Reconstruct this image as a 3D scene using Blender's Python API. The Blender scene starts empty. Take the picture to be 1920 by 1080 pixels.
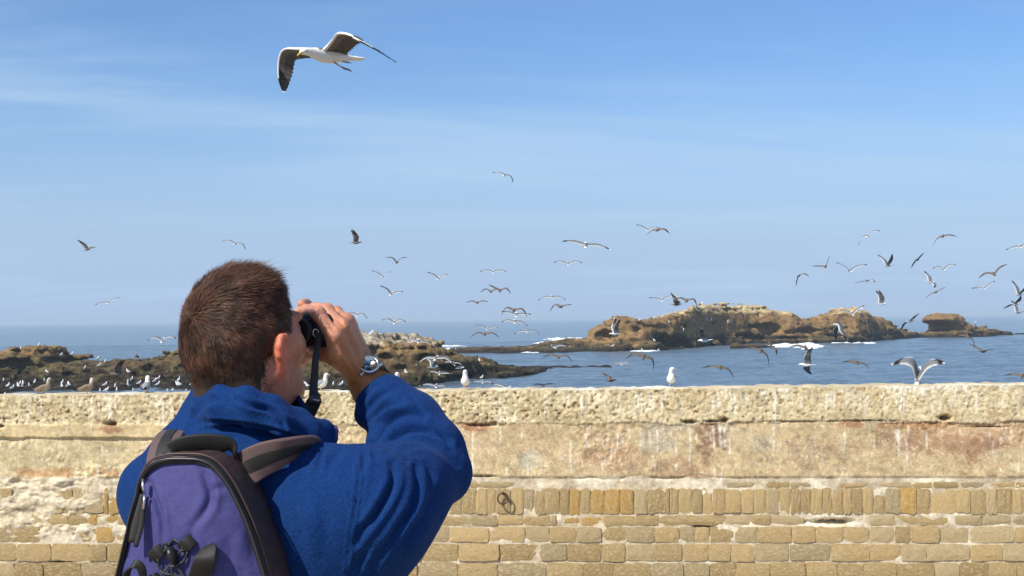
import bpy, math, random
import numpy as np
from mathutils import Vector, Matrix
from mathutils.bvhtree import BVHTree

# ---------------------------------------------------------------- scene, camera, sky, sun
scene = bpy.context.scene
COL = scene.collection
R = math.radians
FPX = 2667.0
ROLL, PITCH = 0.0095, math.atan(58.5 / FPX)
CAM = np.array((0.0, 0.0, 1.68))
_f = np.array((0.0, math.cos(PITCH), math.sin(PITCH)))
_u = np.array((0.0, -math.sin(PITCH), math.cos(PITCH)))
_r = np.array((1.0, 0.0, 0.0))
CR = _r * math.cos(ROLL) - _u * math.sin(ROLL)
CU = _r * math.sin(ROLL) + _u * math.cos(ROLL)
CF = _f
cam_data = bpy.data.cameras.new('camera')
cam = bpy.data.objects.new('camera', cam_data)
COL.objects.link(cam)
cam_data.lens = 50
cam_data.sensor_width = 36
cam_data.clip_start = 0.05
cam_data.clip_end = 60000
cam.matrix_world = Matrix(((CR[0], CU[0], -CF[0], CAM[0]), (CR[1], CU[1], -CF[1], CAM[1]), (CR[2], CU[2], -CF[2], CAM[2]), (0, 0, 0, 1)))
scene.camera = cam

SUN = np.array((-0.52, -0.50, 0.69)); SUN = SUN / np.linalg.norm(SUN)
world = bpy.data.worlds.new('World')
scene.world = world
world.use_nodes = True
wn, wl = world.node_tree.nodes, world.node_tree.links
wn.clear()
w_out = wn.new('ShaderNodeOutputWorld'); w_bg = wn.new('ShaderNodeBackground')
sky = wn.new('ShaderNodeTexSky'); sky.sky_type = 'NISHITA'; sky.sun_disc = False
sky.sun_elevation = math.asin(SUN[2]); sky.sun_rotation = math.atan2(SUN[0], SUN[1])
sky.air_density = 1.0; sky.dust_density = 0.5; sky.ozone_density = 2.5; sky.altitude = 0
w_bg.inputs['Strength'].default_value = 0.090
tc = wn.new('ShaderNodeTexCoord')
# thin cirrus: noise on the view direction projected onto a high flat layer
sep = wn.new('ShaderNodeSeparateXYZ'); wl.new(tc.outputs['Generated'], sep.inputs[0])
zc = wn.new('ShaderNodeMath'); zc.operation = 'ADD'; zc.inputs[1].default_value = 0.12; wl.new(sep.outputs[2], zc.inputs[0])
dx = wn.new('ShaderNodeMath'); dx.operation = 'DIVIDE'; wl.new(sep.outputs[0], dx.inputs[0]); wl.new(zc.outputs[0], dx.inputs[1])
dy = wn.new('ShaderNodeMath'); dy.operation = 'DIVIDE'; wl.new(sep.outputs[1], dy.inputs[0]); wl.new(zc.outputs[0], dy.inputs[1])
cmb = wn.new('ShaderNodeCombineXYZ'); wl.new(dx.outputs[0], cmb.inputs[0]); wl.new(dy.outputs[0], cmb.inputs[1])
def cloud(scale, sx, sy, lo, hi, off):
    mp = wn.new('ShaderNodeMapping'); mp.inputs['Scale'].default_value = (sx, sy, 1); mp.inputs['Location'].default_value = off
    mp.inputs['Rotation'].default_value = (0, 0, R(4))
    wl.new(cmb.outputs[0], mp.inputs[0])
    nz = wn.new('ShaderNodeTexNoise'); nz.inputs['Scale'].default_value = scale; nz.inputs['Detail'].default_value = 6
    nz.inputs['Roughness'].default_value = 0.55; nz.inputs['Distortion'].default_value = 0.6
    wl.new(mp.outputs[0], nz.inputs['Vector'])
    mr = wn.new('ShaderNodeMapRange'); mr.interpolation_type = 'SMOOTHERSTEP'
    mr.inputs[1].default_value = lo; mr.inputs[2].default_value = hi
    wl.new(nz.outputs['Fac'], mr.inputs[0]); return mr
c1 = cloud(0.7, 0.5, 1.2, 0.42, 0.68, (3.1, 1.7, 0))
c2 = cloud(3.2, 0.5, 1.6, 0.45, 0.8, (7.3, 0.4, 0))
cs = wn.new('ShaderNodeMath'); cs.operation = 'MULTIPLY_ADD'; cs.inputs[1].default_value = 0.18
wl.new(c2.outputs[0], cs.inputs[0]); wl.new(c1.outputs[0], cs.inputs[2])
cf = wn.new('ShaderNodeMath'); cf.operation = 'MULTIPLY'; cf.inputs[1].default_value = 0.60; cf.use_clamp = True; wl.new(cs.outputs[0], cf.inputs[0])
hz_ = wn.new('ShaderNodeMapRange'); hz_.inputs[1].default_value = -0.02; hz_.inputs[2].default_value = 0.10
wl.new(sep.outputs[2], hz_.inputs[0])
# milky, pale air low over the sea
hm = wn.new('ShaderNodeMapRange'); hm.interpolation_type = 'SMOOTHERSTEP'
hm.inputs[1].default_value = -0.02; hm.inputs[2].default_value = 0.21; hm.inputs[3].default_value = 1.0; hm.inputs[4].default_value = 0.0
wl.new(sep.outputs[2], hm.inputs[0])
tint = wn.new('ShaderNodeMix'); tint.data_type = 'RGBA'; tint.blend_type = 'MIX'
wl.new(hm.outputs[0], tint.inputs[0]); boost = wn.new('ShaderNodeMix'); boost.data_type = 'RGBA'; boost.blend_type = 'MULTIPLY'; boost.inputs[0].default_value = 1; wl.new(sky.outputs[0], boost.inputs[6]); boost.inputs[7].default_value = (.80, 1.01, 1.30, 1); wl.new(boost.outputs[2], tint.inputs[6]); tint.inputs[7].default_value = (3.92, 5.30, 7.5, 1)
hi_ = wn.new('ShaderNodeMix'); hi_.data_type = 'RGBA'; hi_.blend_type = 'MIX'
wl.new(cf.outputs[0], hi_.inputs[0]); wl.new(tint.outputs[2], hi_.inputs[6]); hi_.inputs[7].default_value = (4.6, 6.3, 8.3, 1)
wl.new(hi_.outputs[2], w_bg.inputs[0]); wl.new(w_bg.outputs[0], w_out.inputs[0])

sun_data = bpy.data.lights.new('sun', 'SUN'); sun_data.energy = 4.8; sun_data.angle = R(0.5); sun_data.color = (1.0, 0.94, 0.83)
sun = bpy.data.objects.new('sun', sun_data); COL.objects.link(sun)
sun.rotation_euler = Vector(tuple(SUN)).to_track_quat('Z', 'Y').to_euler()
sun.location = (-8, -12, 20)
scene.view_settings.view_transform = 'Standard'; scene.view_settings.look = 'None'
scene.view_settings.exposure = 0.25; scene.view_settings.gamma = 1.0; scene.view_settings.use_curve_mapping = False
scene.render.engine = 'CYCLES'
scene.cycles.max_bounces = 6
SEA = -3.5

# ---------------------------------------------------------------- helpers: points
def P(px, py, Y):
    """world point at depth Y (metres along +Y) seen at photo pixel px, py"""
    d = CF + (px - 960) / FPX * CR + (540 - py) / FPX * CU
    return CAM + d * (Y / d[1])
def PV(px, py, Y):
    px, py, Y = np.broadcast_arrays(np.asarray(px, float), np.asarray(py, float), np.asarray(Y, float))
    d = CF[None] + ((px.ravel() - 960) / FPX)[:, None] * CR[None] + ((540 - py.ravel()) / FPX)[:, None] * CU[None]
    return CAM[None] + d * (Y.ravel() / d[:, 1])[:, None]
def project(v):
    q = v - CAM
    w = q @ CF
    return 960 + FPX * (q @ CR) / w, 540 - FPX * (q @ CU) / w
def hor(px):
    return 599 - (px - 960) * ROLL
rng = np.random.default_rng(7)

# ---------------------------------------------------------------- helpers: noise
def _h(ix, iy, iz, seed):
    with np.errstate(over='ignore'):
        n = (ix.astype(np.uint32) * np.uint32(374761393) + iy.astype(np.uint32) * np.uint32(668265263)
             + iz.astype(np.uint32) * np.uint32(2147483647 - 1274126177) + np.uint32(seed * 144665 + 17))
        n = (n ^ (n >> np.uint32(13))) * np.uint32(1274126177)
        n = n ^ (n >> np.uint32(16))
    return (n & np.uint32(0xffffff)).astype(np.float32) / np.float32(0xffffff) * 2 - 1
def vnoise(x, y, z, seed=0):
    x, y, z = np.broadcast_arrays(np.asarray(x, np.float32), np.asarray(y, np.float32), np.asarray(z, np.float32))
    fx, fy, fz = np.floor(x), np.floor(y), np.floor(z)
    ix, iy, iz = fx.astype(np.int64), fy.astype(np.int64), fz.astype(np.int64)
    tx, ty, tz = x - fx, y - fy, z - fz
    tx, ty, tz = [t * t * (3 - 2 * t) for t in (tx, ty, tz)]
    r = 0
    for a in (0, 1):
        wa = tx if a else 1 - tx
        for b in (0, 1):
            wb = ty if b else 1 - ty
            for c in (0, 1):
                wc = tz if c else 1 - tz
                r = r + _h(ix + a, iy + b, iz + c, seed) * (wa * wb * wc)
    return r
def fbm(x, y, z, seed=0, octs=4, gain=0.5):
    r, a, s = 0, 1.0, 1.0
    for o in range(octs):
        r = r + a * vnoise(np.asarray(x) * s, np.asarray(y) * s, np.asarray(z) * s, seed + o * 13)
        a *= gain; s *= 2.03
    return r
def sstep(a, b, x):
    t = np.clip((x - a) / (b - a), 0, 1)
    return t * t * (3 - 2 * t)

# ---------------------------------------------------------------- helpers: meshes
def link(name, me, mats=None, parent=None):
    o = bpy.data.objects.new(name, me)
    COL.objects.link(o)
    if mats is not None:
        for m in (mats if isinstance(mats, (list, tuple)) else [mats]):
            me.materials.append(m)
    if parent is not None:
        o.parent = parent
        o.matrix_parent_inverse = Matrix.Translation(-Vector(parent.location)) if parent.type == 'EMPTY' and parent.get('_flat') is None else Matrix.Identity(4)
    return o
def mesh_np(name, V, F, smooth=True, cols=None, fmat=None):
    V = np.asarray(V, np.float32); F = np.asarray(F, np.int32)
    me = bpy.data.meshes.new(name)
    me.vertices.add(len(V)); me.vertices.foreach_set('co', V.ravel())
    k = F.shape[1]
    me.loops.add(F.size); me.loops.foreach_set('vertex_index', F.ravel())
    me.polygons.add(len(F)); me.polygons.foreach_set('loop_start', np.arange(0, F.size, k, dtype=np.int32))
    me.polygons.foreach_set('loop_total', np.full(len(F), k, np.int32))
    if fmat is not None:
        me.polygons.foreach_set('material_index', np.asarray(fmat, np.int32))
    me.update(calc_edges=True); me.validate()
    me.polygons.foreach_set('use_smooth', np.full(len(me.polygons), smooth, bool))
    if cols is not None and len(me.vertices) == len(V):
        a = me.color_attributes.new('Col', 'FLOAT_COLOR', 'POINT')
        c = np.ones((len(V), 4), np.float32); c[:, :3] = cols
        a.data.foreach_set('color', c.ravel())
    return me
class MB:
    """collects polygons for one mesh"""
    def __init__(s): s.v = []; s.f = []; s.m = []; s.c = []
    def add(s, V, F, mi=0, col=(1, 1, 1)):
        b = len(s.v); s.v += [tuple(map(float, v)) for v in V]
        s.f += [tuple(int(i) + b for i in f) for f in F]; s.m += [mi] * len(F)
        if isinstance(col, np.ndarray) and col.ndim == 2: s.c += [tuple(c) for c in col]
        else: s.c += [tuple(col)] * len(V)
        return s
    def mesh(s, name, smooth=True, cols=False):
        me = bpy.data.meshes.new(name); me.from_pydata(s.v, [], s.f); me.update()
        me.polygons.foreach_set('use_smooth', [smooth] * len(me.polygons))
        me.polygons.foreach_set('material_index', s.m)
        if cols:
            a = me.color_attributes.new('Col', 'FLOAT_COLOR', 'POINT')
            c = np.ones((len(s.v), 4), np.float32); c[:, :3] = np.array(s.c)
            a.data.foreach_set('color', c.ravel())
        return me
    def build(s, name, mats, parent=None, smooth=True, cols=False):
        return link(name, s.mesh(name, smooth, cols), mats, parent)
def frame_along(pts):
    pts = np.asarray(pts, float)
    T = np.gradient(pts, axis=0); T /= np.linalg.norm(T, axis=1)[:, None] + 1e-12
    ref = np.array((0, 0, 1.0)) if abs(T[0][2]) < 0.9 else np.array((1.0, 0, 0))
    N = []
    n = np.cross(T[0], ref); n /= np.linalg.norm(n)
    for t in T:
        n = n - t * (n @ t); n /= np.linalg.norm(n) + 1e-12; N.append(n.copy())
    N = np.array(N); B = np.cross(T, N)
    return T, N, B
def tube(pts, rad, seg=10, flat=1.0, N=None):
    pts = np.asarray(pts, float); T, Nn, B = frame_along(pts)
    if N is not None:
        Nn = np.asarray(N, float) * np.ones_like(pts); Nn = Nn - T * (Nn * T).sum(1)[:, None]; Nn /= np.linalg.norm(Nn, axis=1)[:, None]
        B = np.cross(T, Nn)
    rad = np.broadcast_to(np.asarray(rad, float), (len(pts),))
    a = np.linspace(0, 2 * np.pi, seg, endpoint=False)
    V = (pts[:, None] + rad[:, None, None] * (np.cos(a)[None, :, None] * Nn[:, None] + flat * np.sin(a)[None, :, None] * B[:, None])).reshape(-1, 3)
    F = [(i * seg + j, i * seg + (j + 1) % seg, (i + 1) * seg + (j + 1) % seg, (i + 1) * seg + j) for i in range(len(pts) - 1) for j in range(seg)]
    F += [tuple(range(seg))[::-1], tuple((len(pts) - 1) * seg + j for j in range(seg))]
    return V, F
def catmull(pts, n):
    pts = np.asarray(pts, float); m = len(pts)
    Q = np.vstack([2 * pts[0] - pts[1], pts, 2 * pts[-1] - pts[-2]])
    out = []
    for t in np.linspace(0, m - 1 - 1e-9, n):
        i = int(t); u = t - i
        p0, p1, p2, p3 = Q[i], Q[i + 1], Q[i + 2], Q[i + 3]
        out.append(0.5 * (2 * p1 + (p2 - p0) * u + (2 * p0 - 5 * p1 + 4 * p2 - p3) * u * u + (3 * p1 - p0 - 3 * p2 + p3) * u ** 3))
    return np.array(out)
def ribbon(pts, wdir, width, thick, n=24):
    """a strap: flat rounded-section band along pts; wdir = direction(s) of its width"""
    p = catmull(pts, n); W = np.asarray(wdir, float)
    W = catmull(W, n) if W.ndim == 2 else np.tile(W, (n, 1))
    wd = np.interp(np.linspace(0, 1, n), np.linspace(0, 1, len(np.atleast_1d(width))), np.atleast_1d(width))
    T = np.gradient(p, axis=0); T /= np.linalg.norm(T, axis=1)[:, None]
    W = W - T * (W * T).sum(1)[:, None]; W /= np.linalg.norm(W, axis=1)[:, None]
    U = np.cross(T, W)
    sec = [(-1, 0), (-.97, .8), (-.9, 1), (0, 1.0), (.9, 1), (.97, .8), (1, 0), (.97, -.8), (.9, -1), (0, -1), (-.9, -1), (-.97, -.8)]
    k = len(sec); V = []
    for i in range(n):
        for a, b in sec: V.append(p[i] + W[i] * a * wd[i] / 2 + U[i] * b * thick / 2)
    F = [(i * k + j, i * k + (j + 1) % k, (i + 1) * k + (j + 1) % k, (i + 1) * k + j) for i in range(n - 1) for j in range(k)]
    F += [tuple(range(k))[::-1], tuple((n - 1) * k + j for j in range(k))]
    return V, F
def box(c, h, Rm=None, bev=0.0):
    """bevelled box: centre c, half sizes h, rotation columns Rm"""
    c = np.asarray(c, float); h = np.asarray(h, float)
    Rm = np.eye(3) if Rm is None else np.asarray(Rm)
    if bev <= 0:
        V = [(x, y, z) for x in (-1, 1) for y in (-1, 1) for z in (-1, 1)]
        F = [(0, 1, 3, 2), (4, 6, 7, 5), (0, 4, 5, 1), (2, 3, 7, 6), (0, 2, 6, 4), (1, 5, 7, 3)]
        return [c + Rm @ (np.array(v) * h) for v in V], F
    V, F = [], []
    idx = {}
    for x in (-1, 1):
        for y in (-1, 1):
            for z in (-1, 1):
                for ax in range(3):
                    s = np.array((x, y, z), float); q = s * (h - bev); q[ax] = s[ax] * h[ax]
                    idx[(x, y, z, ax)] = len(V); V.append(c + Rm @ q)
    for ax in range(3):
        a, b = [i for i in range(3) if i != ax]
        for s in (-1, 1):
            q = []
            for (i, j) in ((-1, -1), (1, -1), (1, 1), (-1, 1)):
                k = [0, 0, 0]; k[ax] = s; k[a] = i; k[b] = j; q.append(idx[(*k, ax)])
            F.append(q)
        for i in (-1, 1):
            for j in (-1, 1):
                k1 = [0, 0, 0]; k2 = [0, 0, 0]; k1[a] = k2[a] = i; k1[b] = k2[b] = j; k1[ax] = -1; k2[ax] = 1
                F.append([idx[(*k1, a)], idx[(*k2, a)], idx[(*k2, b)], idx[(*k1, b)]])
    for x in (-1, 1):
        for y in (-1, 1):
            for z in (-1, 1): F.append([idx[(x, y, z, 0)], idx[(x, y, z, 1)], idx[(x, y, z, 2)]])
    return V, F

# ---------------------------------------------------------------- helpers: sculpting with distance fields
class Field:
    def __init__(s, xs, ys, zs):
        s.x, s.y, s.z = [np.asarray(a, np.float32) for a in (xs, ys, zs)]
        s.D = np.full((len(xs), len(ys), len(zs)), 1.0, np.float32)
    def put(s, fn, lo, hi, k=0.0, op='u'):
        m = k + 0.02 * 1.0
        sl = [slice(max(0, np.searchsorted(a, l - m) - 1), min(len(a), np.searchsorted(a, h + m) + 1)) for a, l, h in zip((s.x, s.y, s.z), lo, hi)]
        sl = tuple(sl)
        if any(q.stop <= q.start for q in sl): return
        X = s.x[sl[0]][:, None, None]; Y = s.y[sl[1]][None, :, None]; Z = s.z[sl[2]][None, None, :]
        d = fn(X, Y, Z).astype(np.float32); D = s.D[sl]
        if op == 'u':
            s.D[sl] = smin(D, d, k)
        elif op == 's':
            s.D[sl] = -smin(-D, d, k)
        elif op == 'i':
            s.D[sl] = -smin(-D, -d, k)
    def cap(s, a, b, ra, rb, k=0.02, op='u'):
        a, b = np.asarray(a, float), np.asarray(b, float); r = max(ra, rb)
        s.put(lambda X, Y, Z: d_cap(X, Y, Z, a, b, ra, rb), np.minimum(a, b) - r, np.maximum(a, b) + r, k, op)
    def chain(s, pts, k=0.02, op='u'):
        for (a, ra), (b, rb) in zip(pts[:-1], pts[1:]): s.cap(a, b, ra, rb, k, op)
    def ell(s, c, r, M=None, k=0.02, op='u'):
        c, r = np.asarray(c, float), np.asarray(r, float); m = max(r)
        s.put(lambda X, Y, Z: d_ell(X, Y, Z, c, r, M), c - m, c + m, k, op)
def smin(a, b, k):
    if k <= 0: return np.minimum(a, b)
    h = np.maximum(k - np.abs(a - b), 0) / k
    return np.minimum(a, b) - h * h * k * 0.25
def d_cap(X, Y, Z, a, b, ra, rb):
    ab = b - a; L = float(ab @ ab) + 1e-12
    t = ((X - a[0]) * ab[0] + (Y - a[1]) * ab[1] + (Z - a[2]) * ab[2]) / L
    t = np.clip(t, 0, 1)
    return np.sqrt((X - a[0] - ab[0] * t) ** 2 + (Y - a[1] - ab[1] * t) ** 2 + (Z - a[2] - ab[2] * t) ** 2) - (ra + (rb - ra) * t)
def d_ell(X, Y, Z, c, r, M=None):
    x, y, z = X - c[0], Y - c[1], Z - c[2]
    if M is not None:   # rows of M = local axes
        x, y, z = [M[i][0] * x + M[i][1] * y + M[i][2] * z for i in range(3)]
    k0 = np.sqrt((x / r[0]) ** 2 + (y / r[1]) ** 2 + (z / r[2]) ** 2)
    k1 = np.sqrt((x / r[0] ** 2) ** 2 + (y / r[1] ** 2) ** 2 + (z / r[2] ** 2) ** 2) + 1e-9
    return k0 * (k0 - 1) / k1
def nets(f):
    D = f.D; nx, ny, nz = D.shape
    ins = D < 0
    cnt = np.zeros((nx - 1, ny - 1, nz - 1), np.uint8)
    for a in (0, 1):
        for b in (0, 1):
            for c in (0, 1): cnt += ins[a:nx - 1 + a, b:ny - 1 + b, c:nz - 1 + c]
    I, J, K = np.nonzero((cnt > 0) & (cnt < 8))
    idx = np.full(cnt.shape, -1, np.int32); idx[I, J, K] = np.arange(len(I))
    corners = [(a, b, c) for a in (0, 1) for b in (0, 1) for c in (0, 1)]
    val = {c: D[I + c[0], J + c[1], K + c[2]] for c in corners}
    S = np.zeros((len(I), 3)); n = np.zeros(len(I))
    for c in corners:
        for ax in range(3):
            if c[ax]: continue
            e = list(c); e[ax] = 1; e = tuple(e)
            va, vb = val[c], val[e]; m = (va < 0) != (vb < 0)
            t = np.where(m, va / np.where(m, va - vb, 1), 0)
            p = np.array(c, float)[None] + np.zeros((len(I), 3)); p[:, ax] += t
            S += np.where(m[:, None], p, 0); n += m
    S /= np.maximum(n, 1)[:, None]
    V = np.stack([f.x[I] + S[:, 0] * (f.x[I + 1] - f.x[I]), f.y[J] + S[:, 1] * (f.y[J + 1] - f.y[J]), f.z[K] + S[:, 2] * (f.z[K + 1] - f.z[K])], 1)
    Fs = []
    for ax in range(3):
        sl0 = [slice(None)] * 3; sl1 = [slice(None)] * 3; sl0[ax] = slice(0, -1); sl1[ax] = slice(1, None)
        a, b = ins[tuple(sl0)], ins[tuple(sl1)]
        o1, o2 = [(1, 2), (2, 0), (0, 1)][ax]
        inner = np.zeros_like(a); q = [slice(None)] * 3; q[o1] = slice(1, -1); q[o2] = slice(1, -1); inner[tuple(q)] = True
        ch = (a != b) & inner
        E = np.stack(np.nonzero(ch), 1)
        if not len(E): continue
        d1 = np.zeros(3, int); d1[o1] = -1; d2 = np.zeros(3, int); d2[o2] = -1
        g = lambda off: idx[tuple((E + off).T)]
        qd = np.stack([g(d1 + d2), g(d2), g(0 * d1), g(d1)], 1)
        fl = b[ch]
        qd[fl] = qd[fl][:, ::-1]
        Fs.append(qd)
    F = np.vstack(Fs); F = F[(F >= 0).all(1)]
    return V, F
def vnormals(V, F):
    n = np.cross(V[F[:, 2]] - V[F[:, 0]], V[F[:, 3]] - V[F[:, 1]])
    N = np.zeros_like(V)
    for k in range(4):
        for a in range(3): N[:, a] += np.bincount(F[:, k], n[:, a], len(V))
    return N / (np.linalg.norm(N, axis=1)[:, None] + 1e-12)
def relax(V, F, it=1, w=0.5):
    E = np.vstack([F[:, [0, 1]], F[:, [1, 2]], F[:, [2, 3]], F[:, [3, 0]]])
    deg = np.bincount(E[:, 0], minlength=len(V)) + np.bincount(E[:, 1], minlength=len(V))
    for _ in range(it):
        A = np.stack([np.bincount(E[:, 0], V[E[:, 1], a], len(V)) + np.bincount(E[:, 1], V[E[:, 0], a], len(V)) for a in range(3)], 1)
        V = V * (1 - w) + w * A / np.maximum(deg, 1)[:, None]
    return V
def polydist(px, py, pts):
    """distance in photo pixels to a polyline and the parameter 0..1 along it"""
    pts = catmull(pts, max(2, (len(pts) - 1) * 4 + 1)) if len(pts) > 2 else np.asarray(pts, float)
    best = np.full(px.shape, 1e9); tt = np.zeros(px.shape); n = len(pts) - 1
    for i in range(n):
        a, b = pts[i], pts[i + 1]; ab = b - a
        t = np.clip(((px - a[0]) * ab[0] + (py - a[1]) * ab[1]) / (ab @ ab + 1e-9), 0, 1)
        d = np.hypot(px - a[0] - ab[0] * t, py - a[1] - ab[1] * t)
        m = d < best; best = np.where(m, d, best); tt = np.where(m, (i + t) / n, tt)
    return best, tt
def folds(V, F, lst):
    """cloth folds: each (polyline, half width px, depth m) pushes a groove with raised lips into the side that faces away"""
    N = vnormals(V, F); px, py = project(V)
    view = CAM - V; view /= np.linalg.norm(view, axis=1)[:, None]
    face = sstep(0.05, 0.5, (N * view).sum(1))
    disp = np.zeros(len(V))
    for pts, w, dep in lst:
        pts = np.asarray(pts, float)
        lo, hi = pts.min(0) - 4 * w, pts.max(0) + 4 * w
        m = (px > lo[0]) & (px < hi[0]) & (py > lo[1]) & (py < hi[1]) & (face > 0)
        if not m.any(): continue
        d, t = polydist(px[m], py[m], pts)
        end = np.sqrt(np.clip(np.sin(np.pi * np.clip(t, 0.04, 0.96)), 0, 1))
        disp[m] += face[m] * end * (-dep * np.exp(-(d / w) ** 2) + 0.55 * dep * np.exp(-((d - 2.0 * w) / (1.1 * w)) ** 2))
    return V + N * disp[:, None]

# ---------------------------------------------------------------- helpers: materials
def M(name, base, rough=0.8, var=0.0, vscale=8.0, bump=0.0, bscale=60.0, attr=False, ocol=False, sheen=0.0, metal=0.0,
      sss=0.0, spec=0.5, var2=None, bump2=0.0, b2scale=10.0, stretch=(1, 1, 1), trans=0.0, coat=0.0):
    m = bpy.data.materials.new(name); m.use_nodes = True
    n, l = m.node_tree.nodes, m.node_tree.links
    b = n['Principled BSDF']
    b.inputs['Base Color'].default_value = (*base, 1); b.inputs['Roughness'].default_value = rough
    b.inputs['Metallic'].default_value = metal; b.inputs['Specular IOR Level'].default_value = spec
    if sheen: b.inputs['Sheen Weight'].default_value = sheen; b.inputs['Sheen Roughness'].default_value = 0.4; b.inputs['Sheen Tint'].default_value = (*[min(1, c * 3 + .15) for c in base], 1)
    if sss:
        b.inputs['Subsurface Weight'].default_value = sss; b.inputs['Subsurface Radius'].default_value = (1.0, 0.35, 0.2); b.inputs['Subsurface Scale'].default_value = 0.006
    if coat: b.inputs['Coat Weight'].default_value = coat
    t = n.new('ShaderNodeTexCoord'); mp = n.new('ShaderNodeMapping'); mp.inputs['Scale'].default_value = stretch
    l.new(t.outputs['Object'], mp.inputs[0])
    src = None
    if attr:
        a = n.new('ShaderNodeAttribute'); a.attribute_name = 'Col'; src = a.outputs['Color']
    if ocol:
        a = n.new('ShaderNodeObjectInfo'); src = a.outputs['Color']
        ad = n.new('ShaderNodeVectorMath'); ad.operation = 'ADD'
        l.new(a.outputs['Location'], ad.inputs[1]); l.new(t.outputs['Object'], ad.inputs[0]); l.new(ad.outputs[0], mp.inputs[0])
    if var:
        nz = n.new('ShaderNodeTexNoise'); nz.inputs['Scale'].default_value = vscale; nz.inputs['Detail'].default_value = 6; nz.inputs['Roughness'].default_value = 0.65
        l.new(mp.outputs[0], nz.inputs['Vector'])
        mr = n.new('ShaderNodeMapRange'); mr.inputs[1].default_value = 0.3; mr.inputs[2].default_value = 0.7
        mr.inputs[3].default_value = 1 - var; mr.inputs[4].default_value = 1 + var
        l.new(nz.outputs['Fac'], mr.inputs[0])
        mx = n.new('ShaderNodeMix'); mx.data_type = 'RGBA'; mx.blend_type = 'MULTIPLY'; mx.inputs[0].default_value = 1
        if src: l.new(src, mx.inputs[6])
        else: mx.inputs[6].default_value = (*base, 1)
        l.new(mr.outputs[0], mx.inputs[7]); src = mx.outputs[2]
        if var2:
            n2 = n.new('ShaderNodeTexNoise'); n2.inputs['Scale'].default_value = vscale * 0.37; n2.inputs['Detail'].default_value = 4
            l.new(mp.outputs[0], n2.inputs['Vector'])
            r2 = n.new('ShaderNodeMapRange'); r2.inputs[1].default_value = 0.5; r2.inputs[2].default_value = 0.68; l.new(n2.outputs['Fac'], r2.inputs[0])
            m2 = n.new('ShaderNodeMix'); m2.data_type = 'RGBA'; l.new(r2.outputs[0], m2.inputs[0]); l.new(src, m2.inputs[6]); m2.inputs[7].default_value = (*var2, 1)
            src = m2.outputs[2]
    if src: l.new(src, b.inputs['Base Color'])
    prev = None
    for st, sc in ((bump, bscale), (bump2, b2scale)):
        if st:
            nb = n.new('ShaderNodeTexNoise'); nb.inputs['Scale'].default_value = sc; nb.inputs['Detail'].default_value = 5; nb.inputs['Roughness'].default_value = 0.6
            l.new(mp.outputs[0], nb.inputs['Vector'])
            bp = n.new('ShaderNodeBump'); bp.inputs['Strength'].default_value = 1.0; bp.inputs['Distance'].default_value = st
            l.new(nb.outputs['Fac'], bp.inputs['Height'])
            if prev: l.new(prev, bp.inputs['Normal'])
            prev = bp.outputs[0]
    if prev: l.new(prev, b.inputs['Normal'])
    return m

# ---------------------------------------------------------------- helpers: tags
def tag(o, label=None, cat=None, group=None, kind=None):
    if label: o['label'] = label
    if cat: o['category'] = cat
    if group: o['group'] = group
    if kind: o['kind'] = kind
    return o
def empty(name, loc=(0, 0, 0)):
    o = bpy.data.objects.new(name, None); o.location = tuple(loc); o.empty_display_size = 0.1
    COL.objects.link(o); return o
# ================================================================ SEA, GROUND
def make_sea():
    m = bpy.data.materials.new('sea_water'); m.use_nodes = True
    n, l = m.node_tree.nodes, m.node_tree.links; b = n['Principled BSDF']
    b.inputs['Base Color'].default_value = (0.10, 0.145, 0.185, 1); b.inputs['Roughness'].default_value = 0.16; b.inputs['IOR'].default_value = 1.33
    t = n.new('ShaderNodeNewGeometry'); prev = None
    for sx, sy, st, det in ((0.10, 0.16, 0.50, 3), (0.5, 0.9, 0.34, 4), (2.2, 3.6, 0.12, 3)):
        mp = n.new('ShaderNodeMapping'); mp.inputs['Scale'].default_value = (sx, sy, 1); mp.inputs['Rotation'].default_value = (0, 0, R(7))
        nz = n.new('ShaderNodeTexNoise'); nz.inputs['Scale'].default_value = 1; nz.inputs['Detail'].default_value = det
        bp = n.new('ShaderNodeBump'); bp.inputs['Distance'].default_value = st; bp.inputs['Strength'].default_value = 1
        l.new(t.outputs['Position'], mp.inputs[0]); l.new(mp.outputs[0], nz.inputs['Vector']); l.new(nz.outputs['Fac'], bp.inputs['Height'])
        if prev: l.new(prev, bp.inputs['Normal'])
        prev = bp.outputs[0]
    l.new(prev, b.inputs['Normal'])
    # near sheet with real swell, then a flat sheet to the horizon, one mesh
    ys = np.concatenate([[25.6, 60], np.arange(96, 210, 0.45), np.arange(210, 330, 0.8), 330 * 1.03 ** np.arange(0, 160)])
    us = np.linspace(-1, 1, 421)
    wid = 60 + ys * 0.47
    wid[ys > 1000] = ys[ys > 1000] * 0.9
    us = np.sign(us) * (np.abs(us) + 1.6 * np.clip(np.abs(us) - .86, 0, 1) * 10)
    X = us[None] * wid[:, None]; Y = np.repeat(ys[:, None], len(us), 1)
    amp = sstep(60, 98, Y) * (1 - 0.6 * sstep(260, 700, Y)) * (1 - sstep(700, 1500, Y))
    Z = amp * (0.07 * fbm(X * 0.16, Y * 0.30, 0 * X, 3, 3) + 0.075 * fbm(X * 0.6 + 40, Y * 0.95, 0 * X, 9, 3)
               + 0.06 * np.sin(Y * 0.42 + 1.5 * vnoise(X * .03, Y * .03, 0, 5) * 3 + X * 0.05))
    V = np.stack([X, Y, SEA + Z], -1).reshape(-1, 3)
    r, c = len(ys), len(us)
    i = np.arange(r * c).reshape(r, c)
    F = np.stack([i[:-1, :-1], i[:-1, 1:], i[1:, 1:], i[1:, :-1]], -1).reshape(-1, 4)
    o = link('sea', mesh_np('sea', V, F), m); tag(o, kind='structure')
make_sea()

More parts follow.
